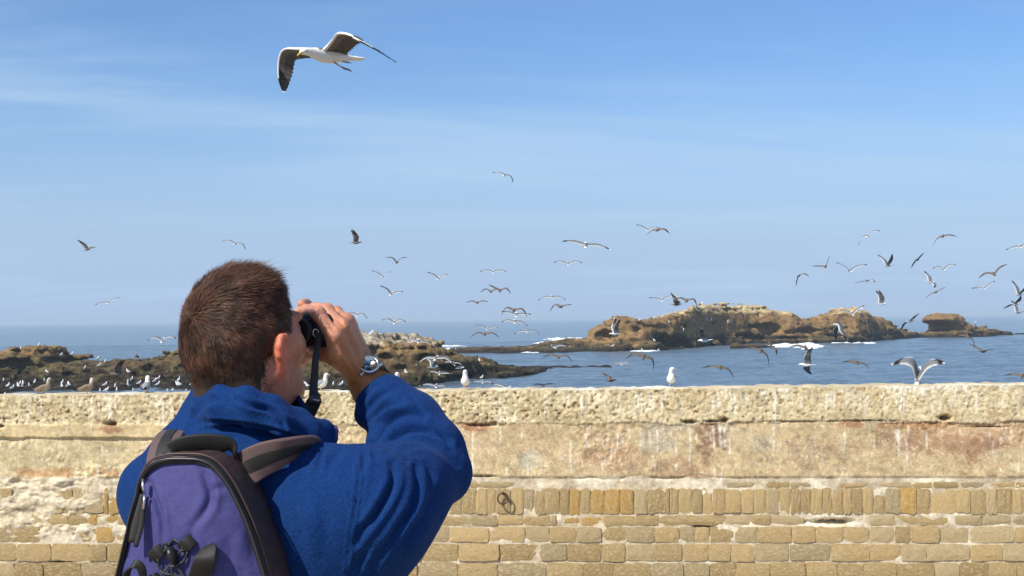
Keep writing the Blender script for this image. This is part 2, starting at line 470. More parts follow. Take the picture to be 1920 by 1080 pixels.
m_ground = M('ground_sand', (0.33, 0.27, 0.19), 0.95, 0.25, 0.6, 0.02, 6.0)
m_terrace = M('terrace_stone', (0.36, 0.30, 0.21), 0.9, 0.22, 3.0, 0.01, 25.0)
def sheet(name, x0, x1, y0, y1, z, mat):
    me = bpy.data.meshes.new(name); me.from_pydata([(x0, y0, z), (x1, y0, z), (x1, y1, z), (x0, y1, z)], [], [(0, 1, 2, 3)])
    return tag(link(name, me, mat), kind='structure')
sheet('ground', -400, 400, -400, 24.5, -3.3, m_ground)
V_, F_ = box((0, -3.5, -1.66), (30, 8.0, 1.655), bev=0.03)
tag(MB().add(V_, F_).build('terrace', m_terrace, smooth=False), kind='structure')
V_, F_ = box((0, 11, -4.7), (60, 14.5, 1.15)); tag(MB().add(V_, F_).build('sea_bed_rock', m_ground, smooth=False), kind='structure')

# ================================================================ ROCKS
def terrain(name, px_prof, py_prof, dpt, foot_px, foot_py, width_back, plat, x_rng, y_rng, z_top, res, carve=(), seed=1, amp=0.55, blobs=(), pools=(), flat_px=None):
    """rock reef: crest line seen at (px_prof, py_prof) at depth dpt(px), low shelf out to its foot line"""
    xs = np.arange(x_rng[0], x_rng[1], res); ys = np.arange(y_rng[0], y_rng[1], res * 1.25); zs = np.arange(SEA - 0.9, z_top, res * 0.8)
    f = Field(xs, ys, zs)
    X2, Y2 = np.meshgrid(xs, ys, indexing='ij')
    # crest per column: find px for each x at crest depth
    pxs = np.linspace(px_prof[0], px_prof[-1], 400); pys = np.interp(pxs, px_prof, py_prof)
    dd = np.array([dpt(p) for p in pxs])
    cr = PV(pxs, pys, dd)
    crest = np.interp(xs, cr[:, 0], cr[:, 2], left=SEA - 1, right=SEA - 1)[:, None]
    cy = np.interp(xs, cr[:, 0], cr[:, 1])[:, None]
    fpx = np.linspace(foot_px[0], foot_px[-1], 300); fpy = np.interp(fpx, foot_px, foot_py)
    fd = (1.68 - SEA) * FPX / (fpy - hor(fpx)); ft = PV(fpx, fpy, fd)
    o = np.argsort(ft[:, 0])
    fy = np.interp(xs, ft[o, 0], ft[o, 1])[:, None] + 2.0 * fbm(xs * 0.25, 0 * xs, 0 * xs, seed + 50, 3)[:, None]
    n2 = fbm(X2 * 0.12, Y2 * 0.12, 0 * X2, seed + 5, 4)
    cl = cy - 3.0 - 2.5 * vnoise(X2 * 0.15, 0 * X2, 0 * X2, seed + 8)     # cliff line
    up = sstep(-1.6, 1.6, Y2 - cl)
    back = 1 - sstep(0, width_back, Y2 - cy - width_back * 0.4 + 3 * n2)
    shelf = (SEA + plat * (0.75 + 0.5 * n2)) * sstep(-1.2, 1.5, Y2 - fy) + (SEA - 1.2) * (1 - sstep(-1.2, 1.5, Y2 - fy))
    Htop = crest + 0.28 * n2 * (crest > SEA)
    slope = 0.72 + 0.28 * sstep(0, 4.5, Y2 - cl)
    H = shelf + (np.maximum(Htop, shelf) - shelf) * up * slope
    H = H * back + (SEA - 1.2) * (1 - back)
    Z = zs[None, None, :]
    D = (Z - H[:, :, None]) * 0.7
    N3 = fbm(X2[:, :, None] * 0.55, Y2[:, :, None] * 0.55, Z * 0.9, seed, 4, 0.55)
    strat = vnoise(X2[:, :, None] * 0.08, Y2[:, :, None] * 0.08, Z * 2.6, seed + 31)
    lip = sstep(0.6, 1.4, (crest - SEA))[:, :, None]
    rid = 1 - 2 * np.abs(vnoise(X2[:, :, None] * 0.5 + 9, Y2[:, :, None] * 0.5, Z * 1.3, seed + 41))
    D = D + (amp * (0.35 + 0.65 * lip)) * (0.55 * N3 - 0.22 * rid) + 0.24 * strat * lip + .08 * amp
    f.D = D.astype(np.float32)
    for (px, py, dist, rx, ry, rz) in blobs:
        c = P(px, py, dist)
        f.put(lambda X, Y, Z: d_ell(X, Y, Z, c, (rx, ry, rz)) + 0.3 * vnoise(X * 0.9, Y * 0.9, Z * 1.3, 78) + .12 * vnoise(X * 2.4, Y * 2.4, Z * 3, 79), c - (rx + 1, ry + 1, rz + 1), c + (rx + 1, ry + 1, rz + 1), 0.3)
    for (px, py, dist, rx, ry, rz) in carve:
        c = P(px, py, dist)
        f.put(lambda X, Y, Z: d_ell(X, Y, Z, c, (rx, ry, rz)) + 0.25 * vnoise(X * 1.2, Y * 1.2, Z * 1.2, 77), c - (rx + 1, ry + 1, rz + 1), c + (rx + 1, ry + 1, rz + 1), 0.25, 's')
    f.D[0] = f.D[-1] = 1; f.D[:, 0] = f.D[:, -1] = 1; f.D[:, :, 0] = 1
    V, F = nets(f)
    V = V.astype(float)
    N = vnormals(V, F)
    if N[:, 2].mean() < 0: F = F[:, ::-1]; N = -N
    jag = 1 - 2 * np.abs(vnoise(V[:, 0] * 1.3, V[:, 1] * 1.3, V[:, 2] * 2.2, seed + 72))
    V = V + N * (0.11 * fbm(V[:, 0] * 2.1, V[:, 1] * 2.1, V[:, 2] * 3.4, seed + 70, 3, 0.7) + .10 * jag + .05 * vnoise(V[:, 0] * 5, V[:, 1] * 5, V[:, 2] * 7, seed + 74))[:, None]
    N = vnormals(V, F)
    h = V[:, 2] - SEA
    n1 = fbm(V[:, 0] * 0.35, V[:, 1] * 0.35, V[:, 2] * 0.8, seed + 90, 4)
    nf = fbm(V[:, 0] * 1.6, V[:, 1] * 1.6, V[:, 2] * 2.4, seed + 95, 3)
    return V, F, N, h, n1, nf
def mixc(a, b, t): return a * (1 - t[:, None]) + np.asarray(b)[None] * t[:, None]
m_rock = M('rock', (0.2, 0.15, 0.1), 0.92, 0.50, 1.9, 0.20, 2.2, attr=True, bump2=0.05, b2scale=8.0, spec=0.2)

px_l = [-170, -60, 0, 20, 45, 75, 90, 102, 140, 180, 240, 300, 340, 400, 560, 640, 700, 760, 800, 822, 860, 900, 950, 1010, 1030]
py_l = [666, 662, 663, 659, 660, 655, 661, 675, 678, 680, 678, 672, 668, 650, 640, 633, 634, 641, 648, 657, 668, 682, 690, 698, 712]
V, F, N, h, n1, nf = terrain('reef', px_l, py_l, lambda p: float(np.interp(p, [-170, 400, 640, 850, 1010], [137, 133, 122, 124, 138])),
    [-170, 0, 370, 560, 640, 780, 850, 900, 960, 1012, 1030], [738, 738, 737, 739, 738, 726, 717, 713, 708, 702, 690], 12, 0.42,
    (-62, 4.6), (98, 152), 1.2, 0.155,
    carve=[(55, 685, 130.5, 2.6, 2.2, 1.1), (10, 683, 130.5, 2.0, 1.6, .5), (275, 694, 129.5, 2.0, 2.0, .8), (345, 690, 129.8, 1.2, 1.5, .6), (150, 692, 129.8, 1.6, 1.2, .4),
           (717, 672, 117.6, 1.3, 1.7, .75), (762, 665, 118.0, .8, 1.5, .8), (795, 672, 118.4, 1.5, 1.6, .6), (745, 690, 117.2, 1.8, 1.2, .35), (850, 690, 120, 1.6, 1.5, .35), (700, 655, 118.2, .5, 1.2, .6)], seed=4)
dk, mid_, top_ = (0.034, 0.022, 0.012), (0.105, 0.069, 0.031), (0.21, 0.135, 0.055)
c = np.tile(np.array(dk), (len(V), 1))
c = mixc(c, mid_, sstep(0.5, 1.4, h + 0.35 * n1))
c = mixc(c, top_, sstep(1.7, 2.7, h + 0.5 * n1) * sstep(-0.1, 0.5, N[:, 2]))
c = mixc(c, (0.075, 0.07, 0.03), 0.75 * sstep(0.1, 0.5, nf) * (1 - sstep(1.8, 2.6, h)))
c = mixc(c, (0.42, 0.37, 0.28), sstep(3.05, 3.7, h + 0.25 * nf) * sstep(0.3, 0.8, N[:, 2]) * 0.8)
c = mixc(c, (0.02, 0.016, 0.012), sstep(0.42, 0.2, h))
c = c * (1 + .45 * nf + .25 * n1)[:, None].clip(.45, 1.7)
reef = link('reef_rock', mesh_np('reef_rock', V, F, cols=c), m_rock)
tag(reef, 'long low brown weedy reef behind the wall, from the left edge past the man', 'rock')
bvh_reef = BVHTree.FromPolygons([tuple(v) for v in V], [tuple(q) for q in F])

px_i = [880, 930, 1000, 1060, 1104, 1112, 1125, 1150, 1165, 1195, 1240, 1290, 1318, 1345, 1400, 1450, 1480, 1500, 1520, 1556, 1576, 1592, 1622, 1640, 1670, 1682, 1712, 1735, 1748, 1800, 1830, 1880, 1905]
py_i = [660, 656, 650, 642, 638, 622, 612, 601, 599, 605, 597, 585, 575, 574, 576, 581, 592, 601, 602, 592, 581, 579, 582, 596, 608, 622, 626, 629, 621, 620, 616, 621, 630]
IX = [880, 1000, 1100, 1200, 1290, 1340, 1400, 1500, 1600, 1670, 1720, 1800, 1850, 1905]
ID = [226, 229, 233, 236, 248, 268, 282, 284, 290, 314, 336, 342, 346, 356]
idp = lambda p: float(np.interp(p, IX, ID))
def rel(rows, k=1.0): return [(a_, b_, idp(a_) - 4.0 + c_, d_ * k, e_ * k, f_ * k) for a_, b_, c_, d_, e_, f_ in rows]
V, F, N, h, n1, nf = terrain('island', px_i, py_i, idp,
    IX, [664, 662, 660, 659, 655, 649, 646, 645, 643, 638, 634, 633, 631, 628], 16, 0.8,
    (-10, 132), (215, 385), 5.6, 0.33,
    carve=rel([(1135, 628, -1, 2.6, 3.4, .95), (1240, 642, -1.5, 3.6, 4.0, 1.5), (1275, 645, -1.5, 5.0, 4.6, 1.7), (1320, 638, -1, 3.2, 3.6, 1.1), (1395, 630, -1, 4.0, 3.2, .8), (1440, 634, -1, 4.0, 3, .6),
           (1448, 619, 0, 2.8, 2.8, 1.5), (1430, 612, .5, 4, 2.4, .6), (1530, 620, -1, 4.4, 3.4, .75), (1590, 617, -1, 3.6, 3.0, .6), (1640, 617, -1, 3.0, 2.6, .6), (1490, 623, -1, 2.4, 2.5, .7), (1200, 617, -1, 1.3, 2.5, .6),
           (1340, 643, -1.5, 4, 3.6, .8), (1290, 611, .5, 3.2, 2.6, .3), (1500, 634, -1.5, 6, 2.6, .4), (1600, 629, -1.5, 6, 2.6, .35), (1345, 606, 1.5, 3.5, 2, .3), (1764, 612, -2.5, 4.0, 7.0, 1.45), (1743, 613, 0, 2.4, 6.5, 1.5)]),
    blobs=rel([(1764, 600, 1.5, 4.0, 4.8, 1.6), (1784, 606, 1.5, 3.1, 4.3, 2.2), (1798, 616, 1.5, 2.9, 4.1, 1.9), (1775, 616, 4.5, 4.3, 3.1, 2.9), (1775, 627, 0, 6.5, 4.8, 1.0), (1660, 617, 2, 2.1, 2.6, .8)]), seed=11, amp=0.75)
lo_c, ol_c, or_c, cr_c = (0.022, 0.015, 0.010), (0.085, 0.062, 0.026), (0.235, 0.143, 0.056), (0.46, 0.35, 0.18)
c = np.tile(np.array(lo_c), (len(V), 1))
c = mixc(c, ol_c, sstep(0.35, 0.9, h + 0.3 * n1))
c = mixc(c, lo_c, sstep(.9, .2, N[:, 2]) * sstep(2.6, 1.6, h + .6 * n1) * .8)  # steep low faces darkened: wet rock, plus cave shade put into the colour
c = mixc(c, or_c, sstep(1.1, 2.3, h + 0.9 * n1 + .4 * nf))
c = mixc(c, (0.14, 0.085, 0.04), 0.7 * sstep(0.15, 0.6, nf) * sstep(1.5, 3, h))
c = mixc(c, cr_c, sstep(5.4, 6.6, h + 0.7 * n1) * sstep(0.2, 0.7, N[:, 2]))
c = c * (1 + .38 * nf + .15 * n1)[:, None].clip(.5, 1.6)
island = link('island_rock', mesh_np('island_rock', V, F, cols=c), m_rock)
tag(island, 'long tan rocky islet with undercut sides standing in the sea on the right', 'rock')
bvh_isl = BVHTree.FromPolygons([tuple(v) for v in V], [tuple(q) for q in F])

# a small separate rock in front of the islet and a low dark skerry
def skerry(name, label, pts, seed):
    f = None
    C = [P(*p[:3]) for p in pts]; lo = np.min([c - p[3] - 1 for c, p in zip(C, pts)], 0); hi = np.max([c + p[3] + 1 for c, p in zip(C, pts)], 0)
    f = Field(np.arange(lo[0], hi[0], .2), np.arange(lo[1], hi[1], .25), np.arange(SEA - .8, SEA + 2.2, .14))
    for c_, p in zip(C, pts):
        c_ = np.array((c_[0], c_[1], SEA + p[5]))
        f.put(lambda X, Y, Z: d_ell(X, Y, Z, c_, (p[3], p[3] * .8, p[4])) + .22 * fbm(X * .9, Y * .9, Z * 1.5, seed, 3), c_ - p[3] - 1, c_ + p[3] + 1, .3)
    f.D[:, :, 0] = 1
    V, F = nets(f); V = V.astype(float); N = vnormals(V, F)
    if N[:, 2].mean() < 0: F = F[:, ::-1]
    h = V[:, 2] - SEA
    c = np.tile(np.array(lo_c), (len(V), 1)); c = mixc(c, ol_c, sstep(.25, .7, h))
    tag(link(name, mesh_np(name, V, F, cols=c), m_rock), label, 'rock')
skerry('skerry', 'small flat olive rock in the water just in front of the islet', [(1385, 655, 234, 1.5, .8, .1), (1415, 655, 234, 2.2, .7, .1), (1440, 655, 235, 1.2, .5, 0)], 3)
skerry('skerry', 'low dark skerry awash in the gap between reef and islet', [(940, 663, 216, 3.0, .6, -.1), (985, 661, 219, 3.4, .7, -.1), (1040, 662, 219, 4.2, .6, -.1), (1090, 661, 222, 3.2, .5, -.1)], 5)
skerry('skerry', 'dark weedy ledge just breaking the water right of the reef tip', [(1000, 694, 147, 2.4, .35, -.12), (1060, 692, 150, 3.0, .32, -.14), (1110, 690, 152, 2.2, .3, -.15)], 8)

# surf
m_foam = M('surf_foam', (0.85, 0.87, 0.88), 0.7, 0.08, 3.0, 0.05, 4.0)
def foam(strips):
    mb = MB(); r_ = np.random.default_rng(5)
    for (x0, x1, py, th, n) in strips:
        for i in range(n):
            px = r_.uniform(x0, x1); e = 1 - abs((px - x0) / (x1 - x0) * 2 - 1) ** 3
            q = py + r_.normal() * th * .5 * e
            d = (1.68 - SEA) * FPX / (q - hor(px)); c = P(px, q, d); c[2] = SEA
            rr = r_.uniform(.3, .9) * (d / 240); k = 7
            a = np.linspace(0, 2 * np.pi, k, endpoint=False)
            ring = [(c[0] + rr * 1.8 * math.cos(t) * r_.uniform(.7, 1.3), c[1] + rr * 1.6 * math.sin(t), SEA - .06) for t in a]
            mid = [(c[0] + rr * 1.1 * math.cos(t), c[1] + rr * 1.0 * math.sin(t), SEA + .10 * (d / 240) * r_.uniform(.8, 1.6)) for t in a]
            top = [(c[0], c[1], SEA + .22 * (d / 240) * r_.uniform(.6, 1.3))]
            mb.add(ring + mid + top, [(j, (j + 1) % k, k + (j + 1) % k, k + j) for j in range(k)] + [(k + j, k + (j + 1) % k, 2 * k) for j in range(k)])
    tag(mb.build('surf_foam', m_foam), 'white surf breaking along the feet of the rocks', kind='stuff')
foam([(700, 860, 650, 1.2, 50), (1030, 1100, 637, 1.5, 40), (1560, 1640, 644.5, .5, 16), (1446, 1538, 650, 3.5, 420), (1010, 1090, 645, 5, 260), (825, 1000, 655.5, 1.0, 170), (820, 980, 658, .8, 60), (1075, 1110, 641, 3, 60), (960, 1010, 662, 1, 20), (1190, 1225, 659.5, .7, 22)])
# shore film of wet pools on the reef's near edge

# sea air: far water and the horizon fade into it
def haze():
    V, F = box((0, 19600, 4.25), (42000, 20100, 10.25))
    m = bpy.data.materials.new('haze_air'); m.use_nodes = True; n, l = m.node_tree.nodes, m.node_tree.links; n.clear()
    o_ = n.new('ShaderNodeOutputMaterial'); v = n.new('ShaderNodeVolumePrincipled'); v.inputs['Color'].default_value = (.72, .88, 1.0, 1); v.inputs['Density'].default_value = 0.00030; v.inputs['Anisotropy'].default_value = 0.0
    l.new(v.outputs[0], o_.inputs['Volume'])
    tag(MB().add(V, F).build('haze', m, smooth=False), kind='stuff')
haze()
# ================================================================ HARBOUR WALL
WY = 24.0
def make_wall():
    rg = np.random.default_rng(21)
    topl = lambda px: 733 - (px - 960) * 0.0109
    root = empty('stone_wall', (0, WY, -3.3)); tag(root, 'long sunlit sandstone and plaster harbour wall streaked with bird droppings', 'wall')
    pxs = np.concatenate([np.arange(-2400, -460, 8.0), np.arange(-460, 2400, 2.0), np.arange(2400, 4400, 8.0)]); n_r = 205
    tt = np.linspace(0, 1, n_r)
    PX = np.repeat(pxs[:, None], n_r, 1)
    T0 = topl(pxs) - 1.6 * np.abs(fbm(pxs * 0.13, 0 * pxs, 0 * pxs, 3, 3)) + 0.8 * vnoise(pxs * .03, 0 * pxs, 0 * pxs, 4)
    PY = T0[:, None] + (1140 - T0[:, None]) * tt[None]
    base = PV(PX, PY, WY).reshape(PX.shape + (3,))
    x, z = base[..., 0], base[..., 2]
    ledge = 796 + 3.2 * fbm(PX * 0.012, 0 * PX, 0 * PX, 8, 3) + 1.2 * vnoise(PX * .2, 0 * PX, 0 * PX, 9) - sstep(300, 700, PX) * 2 - sstep(700, 1900, PX) * 3
    led2 = np.where(PX < 380, 820 + 2 * vnoise(PX * .05, 0 * PX, 0, 12), ledge)
    out = np.zeros_like(x)
    n_lo = vnoise(PX * .01, 0 * PX, 0 * PX, 14)
    capb = 1 - sstep(-1.3, 1.3, PY - ledge)
    rough_cap = (0.6 + 0.4 * sstep(1500, 900, PX))
    peb = fbm(x * 17, 0 * x, z * 17, 30, 3, .7); peb2 = fbm(x * 24, 0 * x, z * 24, 34, 2, .7)
    out += capb * (0.020 + 0.010 * n_lo + rough_cap * (0.006 * peb + 0.009 * peb2))
    # pitted pebble coat on the left third and in the upper part
    pit = np.clip(fbm(x * 23, 0 * x, z * 23, 44, 2, .6) - 0.42, 0, 1)
    out -= capb * rough_cap * 0.06 * pit * (0.6 + .4 * vnoise(x * .5, 0 * x, z, 47))
    band = sstep(-1, 1, PY - ledge) * (1 - sstep(-1, 1, PY - led2)); out += band * 0.045
    pl = sstep(-1, 1, PY - np.maximum(led2, ledge)) * (1 - sstep(893, 897, PY))
    er = sstep(0.1, 0.6, fbm(x * .7, 0 * x, z * 1.6, 61, 4))
    out += pl * (0.012 * fbm(x * 1.5, 0 * x, z * 2.5, 51, 4) + er * 0.018 * fbm(x * 12, 0 * x, z * 12, 55, 3, .6))
    # masonry zone: mortar bed behind the stones, smeared and lumpy
    ms = sstep(893, 897, PY)
    wild = sstep(300, 120, PX) * sstep(1020, 990, PY)
    out += ms * (-0.021 + 0.007 * fbm(x * 5, 0 * x, z * 6, 71, 4, .6) + 0.036 * wild * (0.7 + fbm(x * 3, 0 * x, z * 6, 73, 4, .65)))
    lump = np.clip(fbm(x * 1.1, 0 * x, z * 4, 75, 3), 0, 1)
    out += ms * 0.009 * lump * (1 - wild)
    # holes and cracks where the coat has broken away: px, py, rx, ry
    for (hx, hy, rx, ry, dp) in ((208, 795, 12, 4, .16), (0, 799, 8, 3, .12), (905, 797, 24, 2.5, .10), (925, 794, 7, 3, .14), (1293, 791, 13, 3, .2), (1335, 790, 14, 1.8, .12), (1358, 788, 7, 4, .18),
                             (1772, 784, 11, 5, .22), (1625, 789, 60, 1.2, .08), (1480, 790, 50, 1, .06), (1850, 800, 40, 1.2, .07), (1320, 986, 17, 6, .22), (1562, 979, 34, 5, .2),
                             (1485, 979, 26, 3.5, .16), (110, 1055, 20, 2.5, .12), (1150, 1051, 10, 3, .12), (1310, 1071, 16, 3, .14), (815, 787, 5, 8, .05), (740, 893, 30, 1.5, .06), (905, 893, 26, 2, .08)):
        e = ((PX - hx) / rx) ** 2 + ((PY - hy) / ry) ** 2
        out -= dp * np.exp(-e ** 1.5) * (1 + .4 * peb2)
    # crack where plaster meets the stones
    ck = np.exp(-((PY - 895 - 3.5 * fbm(PX * .02, 0 * PX, 0 * PX, 81, 3)) / 1.6) ** 2) * sstep(-.15, .35, vnoise(PX * .02, 0 * PX, 0 * PX, 83)); out -= ck * .025 * sstep(-.3, .4, vnoise(PX * .006, 0 * PX, 0 * PX, 84))
    V = base.copy(); V[..., 1] = WY - out
    # ---- colour: the coat, stains, guano
    n1 = fbm(x * .35, 0 * x, z * .8, 101, 4); n2 = fbm(x * 2.2, 0 * x, z * 3.5, 105, 4, .6); n3 = fbm(x * 9, 0 * x, z * 9, 109, 3, .6)
    C = np.zeros(x.shape + (3,)); C[:] = (0.62, 0.485, 0.27)
    def mx(col, t):
        t = np.clip(t, 0, 1)[..., None]; C[:] = C * (1 - t) + np.array(col) * t
    mx((0.78, 0.68, 0.44), capb * (.55 + .35 * n2))
    mx((0.30, 0.19, 0.09), capb * sstep(.2, .8, n3 + .3 * n2) * .6); mx((.20, .12, .06), capb * sstep(.08, .4, pit) * rough_cap * .7)
    mx((0.56, 0.43, 0.25), pl * (.55 + .5 * n1 + .3 * n2) * sstep(250, 700, PX))
    mx((0.66, 0.55, 0.33), pl * sstep(420, 100, PX) * (.7 + .3 * n2))
    mx((0.46, 0.29, 0.17), pl * sstep(.15, .8, n1 + .5 * n2) * sstep(700, 1300, PX) * .55)
    mx((0.40, 0.36, 0.27), pl * sstep(.3, .9, fbm(x * .8, 0 * x, z * 1.2, 120, 3)) * .6)
    def spot(cx, cy, rx, ry, col, k):
        e = ((PX - cx) / rx) ** 2 + ((PY - cy) / ry) ** 2 + .8 * n2 + .5 * n3
        mx(col, k * (1 - sstep(.4, 1.25, e)))
    brick = (0.40, 0.22, 0.13)
    for a in ((1340, 822, 42, 32, (0.25, .145, .10), .85), (1780, 830, 120, 26, brick, .6), (1870, 845, 55, 40, brick, .55), (1720, 797, 60, 7, (.45, .22, .09), .7), (1590, 796, 26, 5, (.45, .2, .09), .7),
              (1280, 880, 60, 26, brick, .45), (1150, 862, 60, 22, brick, .35), (1100, 868, 26, 20, brick, .4), (890, 802, 30, 8, (.42, .16, .08), .7), (1020, 852, 16, 9, brick, .6),
              (120, 890, 95, 14, (.52, .27, .11), .65), (60, 905, 40, 9, (.5, .25, .1), .5), (205, 805, 26, 6, (.42, .18, .1), .6), (822, 770, 10, 10, (.4, .16, .08), .6), (1500, 850, 60, 28, (.42, .27, .17), .4),
              (1900, 862, 60, 26, (.68, .56, .33), .7), (1250, 832, 40, 20, (.52, .46, .33), .8), (880, 825, 30, 14, (.68, .6, .42), .6), (1000, 862, 30, 22, (.56, .52, .4), .6), (1600, 905, 260, 12, (.42, .36, .26), .6)): spot(*a)
    mx((0.64, 0.54, 0.38), ms * .9); mx((0.74, 0.67, 0.52), ms * sstep(.15, .6, n2 * .8 + .8 * lump + .3 * wild) * .7)
    mx((0.66, 0.56, 0.38), ms * wild * .6)
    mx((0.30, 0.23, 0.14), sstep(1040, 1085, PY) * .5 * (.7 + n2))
    # white streaks of droppings
    G = np.zeros_like(x)
    st = [(52, 728, 765, 2.2), (78, 780, 765, 2), (130, 738, 772, 2), (150, 735, 760, 1.5), (205, 735, 792, 2.4), (172, 735, 790, 1.6), (305, 735, 770, 2), (1253, 733, 1253, 2)]
    st = [(52, 745, 800, 2), (78, 745, 785, 1.8), (150, 742, 770, 1.5), (172, 745, 810, 1.6), (205, 742, 795, 2.2), (305, 742, 800, 2), (340, 740, 780, 2.2), (138, 742, 770, 1.5), (300, 885, 910, 2), (140, 880, 930, 1.6),
          (937, 742, 800, 2), (1090, 738, 785, 2.6), (1065, 738, 760, 2), (1192, 738, 780, 1.6), (1202, 738, 785, 1.6), (1218, 738, 782, 1.6), (1224, 738, 775, 1.5), (1240, 745, 780, 1.5), (1275, 745, 785, 1.5), (1370, 738, 780, 2), (1377, 740, 790, 1.8), (1390, 735, 760, 2.5),
          (1293, 800, 880, 2), (1338, 800, 846, 2.2), (1350, 800, 842, 3), (1358, 800, 850, 2.6), (1368, 825, 862, 1.5), (1200, 805, 842, 1.4), (1165, 825, 838, 2.6), (1216, 805, 830, 1.5), (1179, 810, 830, 1.4), (1232, 805, 850, 1.4),
          (1452, 735, 815, 2.4), (1430, 732, 745, 5), (1475, 735, 760, 2), (1550, 735, 775, 1.6), (1612, 735, 780, 1.5), (1688, 732, 780, 2.2), (1694, 735, 780, 1.5), (1729, 728, 750, 7), (1748, 730, 780, 1.6), (1790, 735, 765, 1.6), (1812, 730, 752, 2.6),
          (1685, 800, 865, 2.4), (1700, 822, 875, 2), (1682, 805, 830, 3), (1877, 820, 832, 4), (1855, 810, 840, 1.3), (1070, 825, 895, 1.6), (1340, 880, 905, 2), (1360, 895, 905, 1.6), (1267, 872, 884, 3), (1100, 828, 840, 3.5), (938, 800, 845, 1.5)]
    for i in range(120):
        xx = rg.uniform(-440, 2380); y0 = 735 + rg.uniform(0, 10); st.append((xx, y0, y0 + rg.uniform(12, 45), rg.uniform(.9, 1.8)))
    for i in range(110):
        xx = rg.uniform(700, 2380) if i % 5 else rg.uniform(-400, 700); y0 = rg.uniform(795, 880); st.append((xx, y0, y0 + rg.uniform(6, 40), rg.uniform(.8, 1.6)))
    jit = 1.5 * vnoise(PY * .06, x * 0, PX * .004, 140)
    for (sx, y0, y1, w) in st:
        c0, c1 = np.searchsorted(pxs, sx - 12), np.searchsorted(pxs, sx + 12)
        if c1 <= c0: continue
        q = np.s_[c0:c1]
        e = np.exp(-((PX[q] - sx - jit[q]) / (w * .95)) ** 2) * sstep(y0 - 3, y0 + 1, PY[q]) * (1 - sstep(y1 - 12, y1 + 2, PY[q]))
        G[q] = np.maximum(G[q], e * (.8 + .35 * n3[q]))
    top_w = sstep(14, 0, PY - T0[:, None]) * sstep(-.1, .6, n2 + .4 * n1) * sstep(1000, 1600, PX)
    mx((0.84, 0.81, 0.70), np.maximum(G * .8, top_w * .7))
    n4 = vnoise(x * 26, 0 * x, z * 26, 150)
    sp1 = vnoise(x * 31, 0 * x, z * 23, 151); sp2 = vnoise(x * 38, 0 * x, z * 30, 152); reg = sstep(-.2, .5, fbm(x * .9, 0 * x, z * 1.8, 153, 3))
    mx((.42, .20, .12), pl * sstep(.45, .75, sp1) * (.25 + .6 * reg) * .6 * sstep(600, 1000, PX)); mx((.78, .72, .58), pl * sstep(.55, .8, sp2) * .7 * (.4 + .6 * (1 - reg)))
    mx((.33, .22, .13), (pl + capb) * sstep(.62, .85, vnoise(x * 29, 0 * x, z * 29, 154)) * .55); C *= (1 + .16 * n3 + .12 * n2 + .12 * n4)[..., None]
    r, c = PX.shape; i = np.arange(r * c).reshape(r, c)
    Fq = np.stack([i[:-1, :-1], i[:-1, 1:], i[1:, 1:], i[1:, :-1]], -1).reshape(-1, 4)
    m_coat = M('wall_coat', (.6, .5, .3), .95, .18, 16.0, .011, 34.0, attr=True, spec=.15, bump2=.012, b2scale=60.0)
    me = mesh_np('plaster_face', V.reshape(-1, 3), Fq, cols=np.clip(C, .01, .9).reshape(-1, 3))
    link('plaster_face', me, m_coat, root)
    # solid core and top
    m_core = M('wall_core', (.55, .45, .28), .95, .2, 3.0, .03, 9.0, var2=(.75, .72, .62))
    nb = 900; xb = np.linspace(-29.8, 30.4, nb)
    zt = np.interp(xb, base[:, 0, 0], base[:, 0, 2])
    Vb = []
    for k, (yy, dz) in enumerate(((WY - .004, -.03), (WY + .06, -.008), (WY + .5, .012), (WY + 1.1, -.01), (WY + 1.25, -.06))):
        Vb.append(np.stack([xb, np.full(nb, yy) + .02 * rg.normal(size=nb) * (k in (1, 4)), zt + dz + .02 * vnoise(xb * 6, yy * 3, 0, 160 + k)], 1))
    Vb.append(np.stack([xb, np.full(nb, WY + 1.25), np.full(nb, -3.7)], 1))
    Vb = np.vstack(Vb); ii = np.arange(6 * nb).reshape(6, nb)
    Fb = np.stack([ii[:-1, :-1], ii[:-1, 1:], ii[1:, 1:], ii[1:, :-1]], -1).reshape(-1, 4)
    link('wall_core', mesh_np('wall_core', Vb, Fb), m_core, root)
    # ---- the courses of stones
    m_stone = M('sandstone', (.45, .33, .17), .93, .38, 12.0, .012, 24.0, ocol=True, var2=(.62, .50, .31), spec=.12, bump2=.008, b2scale=60.0)
    variants = []
    for k in range(14):
        r2 = np.random.default_rng(300 + k); mb = MB(); n, mrow = 6, 4  # about 50 faces
        # front face grid, chamfered edge, back rim
        V1 = []
        for j in range(mrow):
            for i2 in range(n):
                u, v = -1 + 2 * i2 / (n - 1), -1 + 2 * j / (mrow - 1)
                edge = max(abs(u), abs(v)) > .99
                rnd = 1 - .09 * (abs(u) > .99) * (abs(v) > .99)
                eu, ev = abs(u) > .99, abs(v) > .99
                V1.append((u * (1 if not eu else 1) + r2.normal() * (.022 if ev else .03) - .05 * u * eu * ev * r2.random() * 2, (-.30 if edge else -.5 - .22 * r2.random()) + r2.normal() * .05, v + r2.normal() * .04 - .08 * v * eu * ev * r2.random() * 2))
        rim = [i2 for i2 in range(n)] + [j * n + n - 1 for j in range(1, mrow)] + [(mrow - 1) * n + i2 for i2 in range(n - 2, -1, -1)] + [j * n for j in range(mrow - 2, 0, -1)]
        Fv = [(j * n + i2, j * n + i2 + 1, (j + 1) * n + i2 + 1, (j + 1) * n + i2) for j in range(mrow - 1) for i2 in range(n - 1)]
        b0 = len(V1)
        for q in rim: V1.append((V1[q][0] * 1.03, .8, V1[q][2] * 1.04))
        L = len(rim)
        Fv += [(rim[q], b0 + q, b0 + (q + 1) % L, rim[(q + 1) % L]) for q in range(L)]
        mb.add(V1, Fv); variants.append(mb.mesh('stone', smooth=False))
